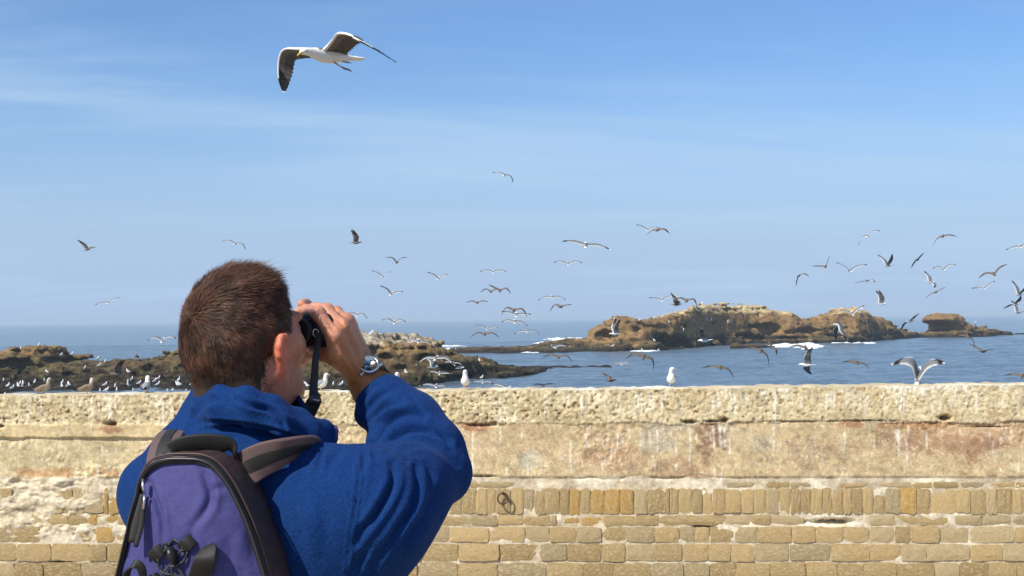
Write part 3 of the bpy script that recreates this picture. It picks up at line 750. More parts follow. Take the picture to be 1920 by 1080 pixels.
        variants[-1].materials.append(m_stone)
    def course(py0, py1, joints, w0, w1, proud, orange=(), gap=1.2, skip=(), dark=0.0):
        js = list(joints)
        if not js: js = [-360.0]
        xx = js[0]
        while xx > -360: xx -= rg.uniform(w0, w1); js.insert(0, xx)
        xx = js[-1]
        while xx < 2260: xx += rg.uniform(w0, w1); js.append(xx)
        full = [js[0]]
        for q in js[1:]:                       # fill unread stretches
            while q - full[-1] > w1 * 1.9: full.append(full[-1] + rg.uniform(w0, w1))
            full.append(q)
        for a, b in zip(full[:-1], full[1:]):
            if b - a < 6: continue
            mid = (a + b) / 2
            if any(s0 < mid < s1 for s0, s1 in skip): continue
            if mid < 130 and py0 < 1000 and rg.random() < .35: continue
            c0 = P(mid, (py0 + py1) / 2 + rg.normal() * .5, WY)
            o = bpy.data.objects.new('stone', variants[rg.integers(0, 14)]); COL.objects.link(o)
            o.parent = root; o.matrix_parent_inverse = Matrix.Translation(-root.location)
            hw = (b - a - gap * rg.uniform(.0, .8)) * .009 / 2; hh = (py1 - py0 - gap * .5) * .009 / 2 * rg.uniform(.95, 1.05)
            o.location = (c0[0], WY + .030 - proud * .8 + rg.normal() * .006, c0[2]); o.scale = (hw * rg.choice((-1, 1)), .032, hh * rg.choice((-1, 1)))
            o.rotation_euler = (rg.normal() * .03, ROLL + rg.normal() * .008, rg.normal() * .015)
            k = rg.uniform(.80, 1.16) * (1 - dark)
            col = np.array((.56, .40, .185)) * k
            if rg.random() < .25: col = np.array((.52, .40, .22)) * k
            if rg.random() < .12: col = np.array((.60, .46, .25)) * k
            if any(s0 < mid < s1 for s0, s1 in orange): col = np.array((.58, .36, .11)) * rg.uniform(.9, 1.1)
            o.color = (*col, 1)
    course(904, 916, [1524, 1565, 1630, 1710, 1750, 1797, 1852, 1905], 28, 70, .0, skip=((-440, 120), (160, 640), (960, 1380)))
    course(917, 963, [118, 135, 158, 195, 203, 222, 843, 866, 893, 913, 930, 957, 982, 1002, 1022, 1050, 1067, 1088, 1107, 1133, 1162, 1188, 1213, 1248, 1255, 1272, 1298, 1317, 1337, 1360, 1390, 1413, 1436, 1460, 1482, 1502, 1521, 1542, 1560, 1581, 1597, 1618, 1637, 1660, 1688, 1718, 1745, 1793, 1820, 1848, 1870, 1898],
           18, 30, .02, orange=((1067, 1088), (1107, 1187), (1700, 1716), (190, 225)))
    course(966, 985, [90, 127, 165, 182, 220, 820, 883, 932, 980, 1033, 1044, 1090, 1132, 1192, 1236, 1360, 1407, 1445, 1630, 1680, 1725, 1790, 1841, 1897], 34, 70, .01, orange=((1044, 1132), (165, 220)), skip=((1303, 1338), (1540, 1585)))
    course(988, 1017, [20, 75, 128, 180, 214, 800, 843, 917, 983, 1030, 1080, 1127, 1175, 1227, 1273, 1303, 1331, 1377, 1420, 1485, 1530, 1580, 1630, 1678, 1707, 1762, 1817, 1903], 40, 72, .015, orange=((182, 214),))
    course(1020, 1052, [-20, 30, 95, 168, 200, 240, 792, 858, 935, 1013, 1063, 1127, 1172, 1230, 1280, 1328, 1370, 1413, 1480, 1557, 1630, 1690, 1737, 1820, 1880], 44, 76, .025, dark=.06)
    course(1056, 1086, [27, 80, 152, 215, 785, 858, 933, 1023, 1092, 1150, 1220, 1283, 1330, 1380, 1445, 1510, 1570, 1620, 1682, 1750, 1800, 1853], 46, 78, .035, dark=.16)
    # iron mooring ring let into the wall
    ring = empty('mooring_ring', P(943, 926, WY - .1)); tag(ring, 'rusty iron mooring ring hanging on the course of upright stones', 'ring')
    m_iron = M('rusted_iron', (.09, .055, .03), .8, .3, 30, .004, 80, metal=.5)
    c0 = P(943, 935, WY - .105); a = np.linspace(0, 2 * np.pi, 33)
    pts = [c0 + np.array((math.cos(t) * .088, .02 * math.sin(t), math.sin(t) * .088)) for t in a]
    V1, F1 = tube(pts, .013, 8); MB().add(V1, F1[:-2]).build('ring', m_iron, ring)
    V1, F1 = tube([c0 + np.array((0, .14, .088)), c0 + np.array((0, -.02, .088)), c0 + np.array((0, -.03, .075))], .02, 8); MB().add(V1, F1).build('staple', m_iron, ring)
make_wall()
# ================================================================ THE MAN
TH, TP = R(33), R(9)                     # head turned right of straight away, chin raised
hr = np.array((math.cos(TH), -math.sin(TH), 0.0)); hf0 = np.array((math.sin(TH), math.cos(TH), 0.0))
hf = hf0 * math.cos(TP) + np.array((0, 0, 1.0)) * math.sin(TP); hu = np.cross(hr, hf)
HC = P(451, 619, 2.20)
def HL(x, y, z): return HC + hr * x + hf * y + hu * z            # head-local to world
HM = (hr, hf, hu)
def axs(lo, hi, fine, c0, c1, coarse):
    """coordinates that are fine between lo and hi and coarse out to c0 / c1"""
    return np.concatenate([np.arange(c0, lo, coarse), np.arange(lo, hi, fine), np.arange(hi, c1, coarse)])
WR = P(686, 708, 2.345)                  # right wrist
EL = P(822, 885, 2.25); SH = P(650, 950, 2.12)
WL = P(512, 722, 2.50); ELL = P(400, 900, 2.52); SHL = P(300, 925, 2.25)
FING = {   # right hand: knuckle, joints, tip
    'index': ([(626, 632, 2.262), (597, 588, 2.275), (574, 581, 2.315), (556, 587, 2.345)], (.0118, .0108, .0095, .0082)),
    'middle': ([(641, 614, 2.285), (613, 582, 2.315), (590, 577, 2.36), (572, 583, 2.39)], (.0115, .0106, .0095, .0080)),
    'ring': ([(650, 603, 2.315), (630, 586, 2.355), (606, 578, 2.39), (590, 584, 2.415)], (.0110, .0100, .0090, .0078)),
    'little': ([(655, 610, 2.345), (640, 597, 2.385), (622, 592, 2.41), (608, 597, 2.43)], (.0098, .0088, .0080, .0070)),
    'thumb': ([(628, 668, 2.265), (607, 664, 2.28), (592, 656, 2.315), (580, 650, 2.345)], (.0135, .0120, .0108, .0092))}
FINGL = {
    'index': ([(566, 628, 2.46), (572, 590, 2.45), (574, 570, 2.42), (566, 570, 2.385)], (.0112, .0102, .0092, .0082)),
    'middle': ([(574, 632, 2.48), (584, 596, 2.475), (584, 576, 2.45), (576, 574, 2.415)], (.0112, .0102, .0092, .0080)),
    'ring': ([(580, 638, 2.50), (592, 606, 2.50), (594, 586, 2.475), (586, 582, 2.45)], (.0105, .0098, .0088, .0076)),
    'little': ([(584, 646, 2.515), (598, 620, 2.52), (600, 602, 2.50), (594, 597, 2.475)], (.0095, .0086, .0078, .0068)),
    'thumb': ([(556, 672, 2.44), (570, 668, 2.40), (580, 660, 2.375), (584, 650, 2.36)], (.0135, .0125, .011, .0092))}
def head_field(f, hair=0.0):
    E = lambda c, r, k=.02, op='u': f.ell(HL(*c), r, HM, k, op)
    E((0, -.004, -.004), (.0725, .091, .090), 0)
    E((0, -.042, -.022), (.058, .056, .060), .02)
    E((0, .030, -.045), (.066, .066, .082), .03)
    E((0, .040, -.100), (.050, .048, .030), .03)
    for s in (-1, 1):
        f.cap(HL(s * .056, .002, -.075), HL(s * .020, .080, -.112), .017, .015, .03)
        f.cap(HL(s * .060, .045, -.030), HL(s * .035, .082, -.040), .016, .014, .025)
        E((s * .033, .096, -.012), (.019, .014, .013), .012, 's')
        E((s * .033, .083, -.014), (.0125, .0125, .0125), .004)
        f.cap(HL(s * .012, .094, .010), HL(s * .048, .082, .008), .008, .007, .012)
        # ear: rim, lobe, hollow
        e = lambda y, z, x=.082: HL(s * x, y, z)
        rim = [(e(.012, -.036, .074), .0036), (e(.013, -.022, .079), .0038), (e(.005, -.011, .085), .0040), (e(-.008, -.010, .089), .0042), (e(-.016, -.022, .091), .0042),
               (e(-.016, -.036, .089), .0040), (e(-.009, -.049, .084), .0042), (e(-.002, -.059, .080), .0055), (e(.004, -.056, .076), .0045)]
        f.chain(rim, .008)
        E((s * .079, -.004, -.033), (.0060, .014, .024), .006)
        f.chain([(e(-.004, -.018, .085), .0035), (e(-.010, -.032, .0875), .004), (e(-.006, -.047, .083), .004)], .006)
        E((s * .090, .001, -.036), (.0065, .0075, .012), .004, 's')
        f.cap(HL(s * .078, .009, -.038), HL(s * .082, .010, -.044), .0045, .0045, .004)
    f.chain([(HL(0, .092, -.005), .009), (HL(0, .106, -.030), .0095), (HL(0, .118, -.045), .0105)], .012)
    for s in (-1, 1): E((s * .012, .102, -.049), (.008, .010, .007), .006)
    f.cap(HL(-.018, .090, -.078), HL(.018, .090, -.078), .006, .006, .010)
    f.cap(HL(-.014, .090, -.088), HL(.014, .090, -.088), .0065, .0065, .008)
    f.cap(HL(-.022, .103, -.083), HL(.022, .103, -.083), .0022, .0022, .003, 's')
    E((0, .080, -.118), (.022, .020, .017), .02)
    # neck with the two cords at the back
    nb = P(470, 830, 2.20)
    f.cap(HL(0, -.020, -.060), nb, .058, .066, .025)
    for s in (-1, 1):
        f.cap(HL(s * .028, -.050, -.060), nb + np.array((s * .035, -.035, 0)), .024, .030, .02)
        f.cap(HL(s * .066, -.012, -.068), nb + np.array((s * .02, .07, 0)), .013, .015, .02)
def hand_field(f, F_, wr, palm_r, k=.009):
    keys = ['index', 'middle', 'ring', 'little']
    kn = [P(*F_[q][0][0]) for q in keys]
    for i, c in enumerate(kn):
        w = wr + (i - 1.5) * .009 * (kn[3] - kn[0]) / np.linalg.norm(kn[3] - kn[0])
        f.cap(w, c, palm_r, .0128, .014)
    for a, b in zip(kn[:-1], kn[1:]): f.cap(a, b, .0105, .0105, .008)
    for q in keys:
        pts, rr = F_[q]; W = [P(*p) for p in pts]
        f.chain([(w, r) for w, r in zip(W, rr)], .003)
        for w, r in zip(W[:2], rr[:2]): f.ell(w, np.array((1, 1, 1)) * r * 1.10, None, .006)
        # nail on the back of the last joint
    pts, rr = F_['thumb']; W = [P(*p) for p in pts]
    f.cap(wr + (W[0] - wr) * .15, W[0], palm_r * .95, .0165, .016)
    f.chain([(w, r) for w, r in zip(W, rr)], .005)
def body_mesh():
    f = Field(axs(-.70, -.20, .0028, -1.15, .35, .014), axs(2.05, 2.60, .0032, 1.7, 2.9, .014), axs(1.46, 1.80, .0028, -.01, 1.82, .016))
    head_field(f)
    hand_field(f, FING, WR, .0185); hand_field(f, FINGL, WL, .019)
    # tendons, forearms, arms, trunk, legs
    for q in ('index', 'middle', 'ring'):
        a = P(*FING[q][0][0]); tow = CAM - a; tow /= np.linalg.norm(tow)
        f.cap(a + tow * .007, WR + tow * .013, .0050, .004, .010)
    f.cap(WR, P(705, 738, 2.33), .0245, .028, .02); f.cap(P(705, 738, 2.33), EL, .030, .042, .03)
    f.cap(EL, SH, .043, .052, .04)
    f.cap(WL, P(480, 780, 2.50), .027, .034, .02); f.cap(P(480, 780, 2.50), ELL, .034, .042, .03); f.cap(ELL, SHL, .043, .052, .04)
    cx, cy = -.42, 2.24
    ch = np.array((cx, cy, 1.30)); TB = R(25); rb = np.array((math.cos(TB), -math.sin(TB), 0)); fb = np.array((math.sin(TB), math.cos(TB), 0)); MT = (rb, fb, (0, 0, 1))
    f.ell(ch, (.165, .105, .22), MT, .04); f.cap(SHL, P(470, 880, 2.20), .045, .045, .03); f.cap(SH, P(470, 880, 2.20), .050, .045, .03)
    f.ell((cx, cy, 1.05), (.150, .10, .20), MT, .06)
    for s in (-1, 1):
        hip = np.array((cx, cy, .92)) + rb * s * .085; kn = np.array((cx, cy, .49)) + rb * s * .11 + fb * .02; an = np.array((cx, cy, .09)) + rb * s * .13 - fb * .02
        f.cap(hip, kn, .085, .056, .05); f.cap(kn, an, .056, .038, .04)
        f.cap(an - (0, 0, .03), an + fb * .15 - (0, 0, .05), .036, .030, .02)
    V, F = nets(f); V = V.astype(float)
    N = vnormals(V, F)
    if (N * (V - V.mean(0))).sum() < 0: F = F[:, ::-1]
    V = relax(V, F, 2, .4)
    px, py = project(V)
    # knuckle creases and folds of the wrist, a crease at the nape
    V = folds(V, F, [([(588, 592), (600, 584)], 2.2, .0008), ([(640, 640), (648, 665)], 4, .0015), ([(652, 660), (676, 690)], 3, .0012),
                     ([(612, 600), (628, 622)], 3.5, .0028), ([(630, 596), (644, 610)], 3, .0028), ([(634, 640), (655, 675), (668, 700)], 4, .0022), ([(650, 620), (664, 655), (676, 690)], 4, .0020), ([(500, 735), (530, 758)], 5, .002)])
    return V, F
Vb_, Fb_ = body_mesh()
loc = (Vb_ - HC) @ np.stack(HM, 1)
n_a = fbm(Vb_[:, 0] * 30, Vb_[:, 1] * 30, Vb_[:, 2] * 30, 5, 4)
c = np.tile(np.array((.50, .225, .130)), (len(Vb_), 1))
c = mixc(c, (.56, .275, .165), sstep(0, .6, n_a))
c = mixc(c, (.46, .20, .14), sstep(-.2, -.7, n_a) * .6)
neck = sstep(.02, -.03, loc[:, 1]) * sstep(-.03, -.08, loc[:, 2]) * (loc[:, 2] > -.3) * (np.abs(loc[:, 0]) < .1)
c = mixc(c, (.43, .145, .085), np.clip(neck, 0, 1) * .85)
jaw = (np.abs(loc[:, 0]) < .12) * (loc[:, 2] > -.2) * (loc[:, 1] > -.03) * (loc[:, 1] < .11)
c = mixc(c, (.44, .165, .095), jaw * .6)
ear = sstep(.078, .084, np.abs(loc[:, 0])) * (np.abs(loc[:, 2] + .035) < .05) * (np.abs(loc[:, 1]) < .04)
c = mixc(c, (.66, .15, .075), ear * .6)  # redder ears: light glowing through them is painted into the skin colour
kd = np.min([np.linalg.norm(Vb_ - P(*FING[q][0][i]), axis=1) for q in ('index', 'middle', 'ring', 'little') for i in (0, 1)], 0)
c = mixc(c, (.56, .25, .19), sstep(.016, .006, kd) * .5)
fa = sstep(.0, .035, (Vb_ - WR) @ ((EL - WR) / np.linalg.norm(EL - WR)) + .058) * (np.linalg.norm(Vb_ - WR, axis=1) < .12)
c = mixc(c, (.43, .160, .045), fa * (.85 + .3 * n_a).clip(0, 1))
m_skin = M('skin', (.5, .3, .2), .50, .14, 70.0, .0007, 260.0, attr=True, sss=.22, spec=.4, bump2=.0008, b2scale=90)
person = empty('person', (-.42, 2.24, 0)); tag(person, 'man seen from behind in a blue fleece jacket looking through black binoculars at the gulls', 'person')
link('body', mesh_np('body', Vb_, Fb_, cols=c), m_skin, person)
# stubble shadow is left to the hair mesh; hairs of the forearm
def arm_hair():
    r_ = np.random.default_rng(3); mb = MB(); ax = (EL - WR) / np.linalg.norm(EL - WR)
    px, py = project(Vb_); N = vnormals(Vb_, Fb_)
    idx = np.nonzero((np.linalg.norm(Vb_ - (WR - ax * .02), axis=1) < .062) & ((Vb_ - WR) @ ax > -.035) & ((Vb_ - WR) @ ax < .03))[0]
    for i in r_.choice(idx, 700):
        p = Vb_[i]; n = N[i]; d = -ax * .3 + np.cross(n, ax) * r_.uniform(.3, 1) + n * .5 + r_.normal(size=3) * .3; d /= np.linalg.norm(d)
        L = r_.uniform(.004, .010); s = np.cross(d, n); s /= np.linalg.norm(s) + 1e-9
        mb.add([p - s * .00025, p + s * .00025, p + d * L * .5 + s * .0002, p + d * L - n * .001], [(0, 1, 2), (0, 2, 3)])
    tag(mb.build('arm_hair', M('arm_hair', (.36, .20, .09), .6), person, smooth=False), kind='stuff')
arm_hair()

# ---- hair: a cap that follows the skull plus thousands of short strands
def hair_zone(l):
    x, y, z = l[:, 0], l[:, 1], l[:, 2]
    lim = np.interp(z, [-.105, -.085, -.060, -.034, -.030, -.008, .02, .045, .07], [-.060, -.040, -.030, -.028, .012, .022, .044, .066, .078])
    lim = lim + .004 * vnoise(x * 150, y * 150, z * 150, 6)
    return sstep(-.004, .006, lim - y) * sstep(-.112, -.098, z + .004 * vnoise(x * 90, y * 90, z * 90, 8))
def make_hair():
    f = Field(np.arange(-.66, -.28, .003), np.arange(2.02, 2.36, .003), np.arange(1.54, 1.80, .003))
    head_field(f)
    V, F = nets(f); V = V.astype(float); N = vnormals(V, F)
    if (N * (V - HC)).sum() < 0: F = F[:, ::-1]; N = -N
    l = (V - HC) @ np.stack(HM, 1)
    # leave the ears out: they stand off the skull
    er = (np.abs(l[:, 0]) > .0725) & (np.abs(l[:, 1] + .004) < .026) & (l[:, 2] < -.003) & (l[:, 2] > -.075)
    w = hair_zone(l) * (~er)
    thick = .0010 + .0040 * sstep(-.08, .0, l[:, 2]) + .0045 * sstep(.02, .08, l[:, 2])
    keepv = w > .5
    keep = keepv[F].all(1)
    Vc = V + N * (thick * w + .0012 * vnoise(V[:, 0] * 110, V[:, 1] * 110, V[:, 2] * 110, 3))[:, None]
    use = np.unique(F[keep]); mp_ = -np.ones(len(V), int); mp_[use] = np.arange(len(use))
    m_scalp = M('hair_base', (.028, .014, .008), .75, .3, 60)
    hair_o = link('hair', mesh_np('hair', Vc[use], mp_[F[keep]]), m_scalp, person)
    # strands
    r_ = np.random.default_rng(12)
    Fk = F[keep]; cen = Vc[Fk].mean(1); lc = (cen - HC) @ np.stack(HM, 1)
    wt = np.ones(len(Fk)); pick = r_.choice(len(Fk), 46000, p=wt / wt.sum())
    a, b = r_.random(len(pick)), r_.random(len(pick)); q = Fk[pick]
    p = (Vc[q[:, 0]] * ((1 - a) * (1 - b))[:, None] + Vc[q[:, 1]] * (a * (1 - b))[:, None] + Vc[q[:, 2]] * (a * b)[:, None] + Vc[q[:, 3]] * ((1 - a) * b)[:, None])
    n = N[q].mean(1); n /= np.linalg.norm(n, axis=1)[:, None]
    l = (p - HC) @ np.stack(HM, 1)
    crown = np.array((-.014, -.082, .034))
    rad = l - crown; rl = np.linalg.norm(rad, axis=1)[:, None]
    nl = n @ np.stack(HM, 1)
    tang = rad - nl * (rad * nl).sum(1)[:, None]; tang /= np.linalg.norm(tang, axis=1)[:, None] + 1e-9
    swirl = np.cross(nl, tang)
    k = np.exp(-(rl / .04) ** 2)
    down = np.array((0, 0, -1.0)) - nl * (-nl[:, 2:3]); down /= np.linalg.norm(down, axis=1)[:, None] + 1e-9
    side = sstep(.03, -.03, l[:, 2])[:, None]
    d = tang * (1 - .65 * side) + swirl * .9 * k + down * (.25 + .9 * side)
    cl = np.stack([vnoise(l[:, 0] * s_, l[:, 1] * s_, l[:, 2] * s_, 20 + i) for i, s_ in ((0, 70), (1, 70), (2, 70))], 1)
    d = d + .45 * cl + .13 * r_.normal(size=d.shape)
    topf = sstep(.035, .085, l[:, 2]) * sstep(-.06, .04, l[:, 1])
    lift = .20 + .35 * k[:, 0] + 1.1 * topf
    d /= np.linalg.norm(d, axis=1)[:, None]
    d = d + nl * lift[:, None] * r_.uniform(.6, 1.4, (len(d), 1)); d /= np.linalg.norm(d, axis=1)[:, None]
    L = (.0040 + .0060 * sstep(-.09, .01, l[:, 2]) + .004 * sstep(.03, .08, l[:, 2]) + .007 * topf) * r_.uniform(.6, 1.3, len(d))
    spike = (r_.random(len(d)) < .02) * topf; L = L * (1 + .8 * spike)
    dw = d @ np.stack(HM, 0); nw = n
    bend = (tang * .6 + down * .5 * side) @ np.stack(HM, 0)
    s = np.cross(dw, nw + .01); s /= np.linalg.norm(s, axis=1)[:, None] + 1e-9
    wd = r_.uniform(.00028, .00050, len(d))[:, None]
    p0 = p - nw * .001; p1 = p0 + dw * (L * .5)[:, None]; p2 = p0 + dw * L[:, None] + bend * (L * .35)[:, None] - nw * (L * .10 * (1 - topf))[:, None]
    V4 = np.stack([p0 - s * wd, p0 + s * wd, p1 - s * wd * .85, p1 + s * wd * .85, p2 - s * wd * .2, p2 + s * wd * .2], 1).reshape(-1, 3)
    b0 = np.arange(len(d))[:, None] * 6
    F4 = np.concatenate([b0 + np.array([[0, 1, 3, 2]]), b0 + np.array([[2, 3, 5, 4]])], 0)
    clump = .5 + .5 * fbm(l[:, 0] * 55, l[:, 1] * 55, l[:, 2] * 55, 31, 3); shade = np.clip(.05 + .95 * clump + .30 * r_.normal(size=len(d)), 0, 1.3)
    col = np.array((.030, .014, .008))[None] + (np.array((.142, .065, .039)) - np.array((.030, .014, .008)))[None] * shade[:, None] ** 1.4
    col = np.repeat(np.clip(col, 0, 1), 6, 0)
    m_hair = M('hair_strands', (.1, .05, .03), .62, attr=True, spec=.22)
    # fine neck hairs that thin out past the hairline
    fz = np.nonzero(((w[F] > .0).any(1) | (hair_zone((V[F].mean(1) - HC) @ np.stack(HM, 1) + np.array((0, -.010, .012))) > .3)) & ~keep & ~er[F].any(1) & (((V[F].mean(1) - HC) @ np.stack(HM, 1))[:, 1] < -.022))[0]
    if len(fz):
        pk = r_.choice(fz, 2600); pz = V[F[pk]].mean(1) + r_.normal(size=(len(pk), 3)) * .0012; nz_ = N[F[pk]].mean(1); nz_ /= np.linalg.norm(nz_, axis=1)[:, None]
        dz = np.array((0.1, 0, -1.0)) + nz_ * .25 + r_.normal(size=pz.shape) * .3; dz /= np.linalg.norm(dz, axis=1)[:, None]; sz = np.cross(dz, nz_); sz /= np.linalg.norm(sz, axis=1)[:, None] + 1e-9
        Lz = r_.uniform(.0018, .0045, len(pk))[:, None]; wz = .00022
        Vz = np.stack([pz - sz * wz, pz + sz * wz, pz + dz * Lz * .5 - sz * wz, pz + dz * Lz * .5 + sz * wz, pz + dz * Lz - sz * wz * .3, pz + dz * Lz + sz * wz * .3], 1).reshape(-1, 3)
        bz = np.arange(len(pk))[:, None] * 6 + len(V4)
        F4 = np.concatenate([F4, bz + np.array([[0, 1, 3, 2]]), bz + np.array([[2, 3, 5, 4]])], 0); V4 = np.vstack([V4, Vz]); col = np.vstack([col, np.tile(np.array((.09, .042, .026)), (len(Vz), 1))])
    st = link('strands', mesh_np('strands', V4, F4, cols=col), m_hair, hair_o); tag(st, kind='stuff')
make_hair()

# ---- jacket
TB = R(25); rb = np.array((math.cos(TB), -math.sin(TB), 0)); fb = np.array((math.sin(TB), math.cos(TB), 0)); MT = (rb, fb, (0, 0, 1))
def jacket():
    f = Field(axs(-.80, -.02, .0029, -.86, .08, .012), np.arange(1.86, 2.68, .0040), axs(1.21, 1.62, .0029, .86, 1.66, .012))
    cx, cy = -.425, 2.245
    f.ell((cx, cy, 1.22), (.188, .128, .40), MT, 0)
    f.ell((cx, cy, 1.02), (.180, .128, .16), MT, .05)
    # shoulders
    f.chain([(P(300, 922, 2.25), .060), (P(362, 880, 2.215), .066), (P(440, 856, 2.17), .066), (P(500, 874, 2.15), .060), (P(560, 902, 2.13), .056), (P(625, 936, 2.12), .074)], .035)
    f.ell(P(560, 1000, 2.15), (.11, .09, .12), MT, .05)
    f.ell(P(400, 990, 2.19), (.13, .09, .12), MT, .05)
    # right sleeve: upper arm, elbow, forearm
    f.chain([(P(618, 975, 2.12), .098), (P(688, 955, 2.12), .090), (P(755, 922, 2.17), .070), (P(822, 886, 2.245), .051)], .03)
    f.chain([(P(605, 1095, 2.14), .10), (P(690, 990, 2.13), .085)], .05)
    f.chain([(P(822, 886, 2.245), .051), (P(806, 846, 2.262), .054), (P(768, 800, 2.29), .055), (P(728, 758, 2.318), .045), (P(703, 727, 2.335), .036)], .015)
    # puffs of cloth pushed up the forearm
    f.ell(P(700, 778, 2.31), (.030, .034, .022), None, .02); f.ell(P(742, 830, 2.26), (.046, .04, .026), None, .03); f.ell(P(716, 745, 2.31), (.042, .036, .016), None, .012)
    f.ell(P(770, 768, 2.32), (.040, .04, .026), None, .02)
    # left sleeve, mostly hidden
    f.chain([(SHL, .062), (P(335, 960, 2.42), .058), (ELL, .056), (P(455, 830, 2.50), .046), (P(496, 762, 2.495), .036)], .02)
    # opening of the cuff
    ax = (P(703, 727, 2.335) - P(768, 800, 2.29)); ax /= np.linalg.norm(ax)
    c0 = P(703, 727, 2.335); end = c0 - ax * .005
    f.put(lambda X, Y, Z: -((X - end[0]) * ax[0] + (Y - end[1]) * ax[1] + (Z - end[2]) * ax[2]), end - .055, end + .055, .006, 's') if False else None
    f.cap(c0 - ax * .02, c0 + ax * .12, .0295, .0295, .006, 's')
    # flatten the cuff end
    e2 = end
    lo, hi = e2 - .05, e2 + .06
    f.put(lambda X, Y, Z: np.maximum(-((X - e2[0]) * ax[0] + (Y - e2[1]) * ax[1] + (Z - e2[2]) * ax[2]), np.sqrt((X - e2[0]) ** 2 + (Y - e2[1]) ** 2 + (Z - e2[2]) ** 2) - .07), lo, hi, .008, 's')
    # stand-up collar: rings that lean on the neck, open at the front
    low = [(368, 782, 2.24, .010), (374, 780, 2.158, .014), (410, 776, 2.092, .015), (470, 781, 2.068, .0155), (530, 796, 2.066, .0155), (582, 815, 2.100, .015), (608, 822, 2.15, .012), (618, 827, 2.21, .009)]
    mid = [(374, 764, 2.26, .010), (378, 764, 2.16, .014), (412, 760, 2.100, .0155), (466, 765, 2.075, .016), (522, 782, 2.080, .016), (572, 802, 2.11, .014), (610, 814, 2.16, .010), (621, 818, 2.22, .007)]
    top = [(380, 740, 2.27, .0095), (381, 740, 2.175, .0120), (412, 738, 2.120, .0130), (462, 742, 2.094, .0130), (510, 760, 2.098, .0125), (560, 782, 2.13, .0115), (608, 801, 2.17, .0085), (622, 804, 2.23, .0065)]
    low = [(a, b, y + .020, r) for a, b, y, r in low]; mid = [(a, b, y + .012, r * .92) for a, b, y, r in mid]
    for ring_, k in ((low, .010), (mid, .014), (top, .014)):
        f.chain([(P(a, b, y), r) for a, b, y, r in ring_], k)
    for A, B in ((low, mid), (mid, top)):
        for p, q in zip(A, B): f.cap(P(*p[:3]), P(*q[:3]), p[3] * .75, q[3] * .8, .012)
    # hollow round the neck
    nb = P(470, 830, 2.20)
    f.cap(HL(0, -.01, -.06), P(478, 800, 2.205), .070, .074, .012, 's')
    f.D[:, :, 0] = 1
    V, F = nets(f); V = V.astype(float); N = vnormals(V, F)
    c0_ = np.array((cx, cy, 1.2))
    if (N * (V - c0_)).sum() < 0: F = F[:, ::-1]
    V = relax(V, F, 3, .4)
    G = []
    # forearm and elbow
    G += [([(694, 792), (712, 774), (730, 760), (756, 757)], 5, .007), ([(706, 832), (718, 806), (736, 786), (760, 776), (794, 781)], 6.5, .010), ([(728, 842), (742, 824), (770, 810), (806, 811), (842, 826)], 6, .008),
          ([(758, 842), (776, 834), (800, 832), (826, 845), (858, 872)], 5.5, .007), ([(690, 772), (704, 752), (722, 738), (744, 728)], 5, .005), ([(674, 764), (684, 744), (700, 728), (716, 718)], 3.5, .0035),
          ([(756, 738), (776, 752), (792, 776)], 5, .004), ([(812, 795), (836, 820), (846, 845)], 5, .005), ([(665, 752), (676, 728), (694, 712)], 3, .002), ([(700, 812), (708, 796), (716, 790)], 5, .007)]
    # upper arm and armpit
    G += [([(735, 872), (737, 902), (723, 936), (704, 966), (680, 996), (668, 1020)], 6.5, .009), ([(780, 876), (782, 910), (774, 947), (757, 976), (736, 1008), (712, 1040)], 6.5, .0085),
          ([(684, 850), (683, 866), (678, 884)], 5, .006), ([(700, 846), (704, 858)], 5, .006), ([(806, 930), (796, 960), (770, 1000), (744, 1030)], 9, .005),
          ([(800, 872), (806, 892), (800, 914)], 7, .004), ([(690, 1030), (672, 1060), (664, 1080)], 8, .008), ([(716, 1030), (700, 1056), (684, 1090)], 8, .006), ([(760, 860), (765, 868)], 4, .003), ([(670, 940), (676, 980), (664, 1010)], 8, .004)]
    # armhole seam: a raised double line
    G += [([(666, 848), (671, 872), (672, 902), (665, 958), (656, 1013), (648, 1095)], 2.2, .0050)]
    G += [([(676, 852), (681, 874), (682, 904), (675, 960), (666, 1015), (658, 1095)], 2.0, .0022), ([(662, 738), (678, 722), (700, 706), (724, 700), (742, 704)], 2.2, .0022), ([(356, 836), (400, 822), (450, 822)], 2.0, .0025)]
    # collar and yoke
    G += [([(352, 800), (372, 806), (410, 804), (450, 806), (490, 812), (540, 826), (585, 846), (622, 850)], 3.4, .005), ([(362, 796), (400, 792), (450, 796), (490, 802), (540, 815), (585, 832), (620, 842)], 3.4, .006), ([(446, 748), (470, 760), (505, 768), (526, 784), (534, 800)], 4, .009), ([(372, 764), (386, 752), (404, 748)], 6, .007), ([(365, 780), (376, 762)], 5, .005),
          ([(522, 790), (548, 798), (572, 818)], 5, .006), ([(608, 846), (600, 862), (596, 884)], 5, .006), ([(590, 840), (588, 858)], 4, .004), ([(640, 842), (622, 866), (612, 890)], 8, .004), ([(352, 798), (354, 812)], 4, .004),
          ([(500, 880), (560, 872), (600, 870)], 10, .003), ([(540, 960), (560, 1000), (570, 1060)], 14, .004), ([(600, 930), (610, 980), (606, 1040)], 14, .004)]
    G = [(p, w * 1.05, dep * (1 if dep > .008 else .75)) for p, w, dep in G]
    V = folds(V, F, G)
    V = relax(V, F, 1, .35)
    N = vnormals(V, F)
    nn = fbm(V[:, 0] * 9, V[:, 1] * 9, V[:, 2] * 9, 44, 3)
    wr = fbm(V[:, 0] * 22 + V[:, 2] * 14, V[:, 1] * 14, V[:, 2] * 34 - V[:, 0] * 20, 46, 3)
    V = V + N * (.0026 * nn + .0005 * wr)[:, None]
    return V, F
Vj, Fj = jacket()
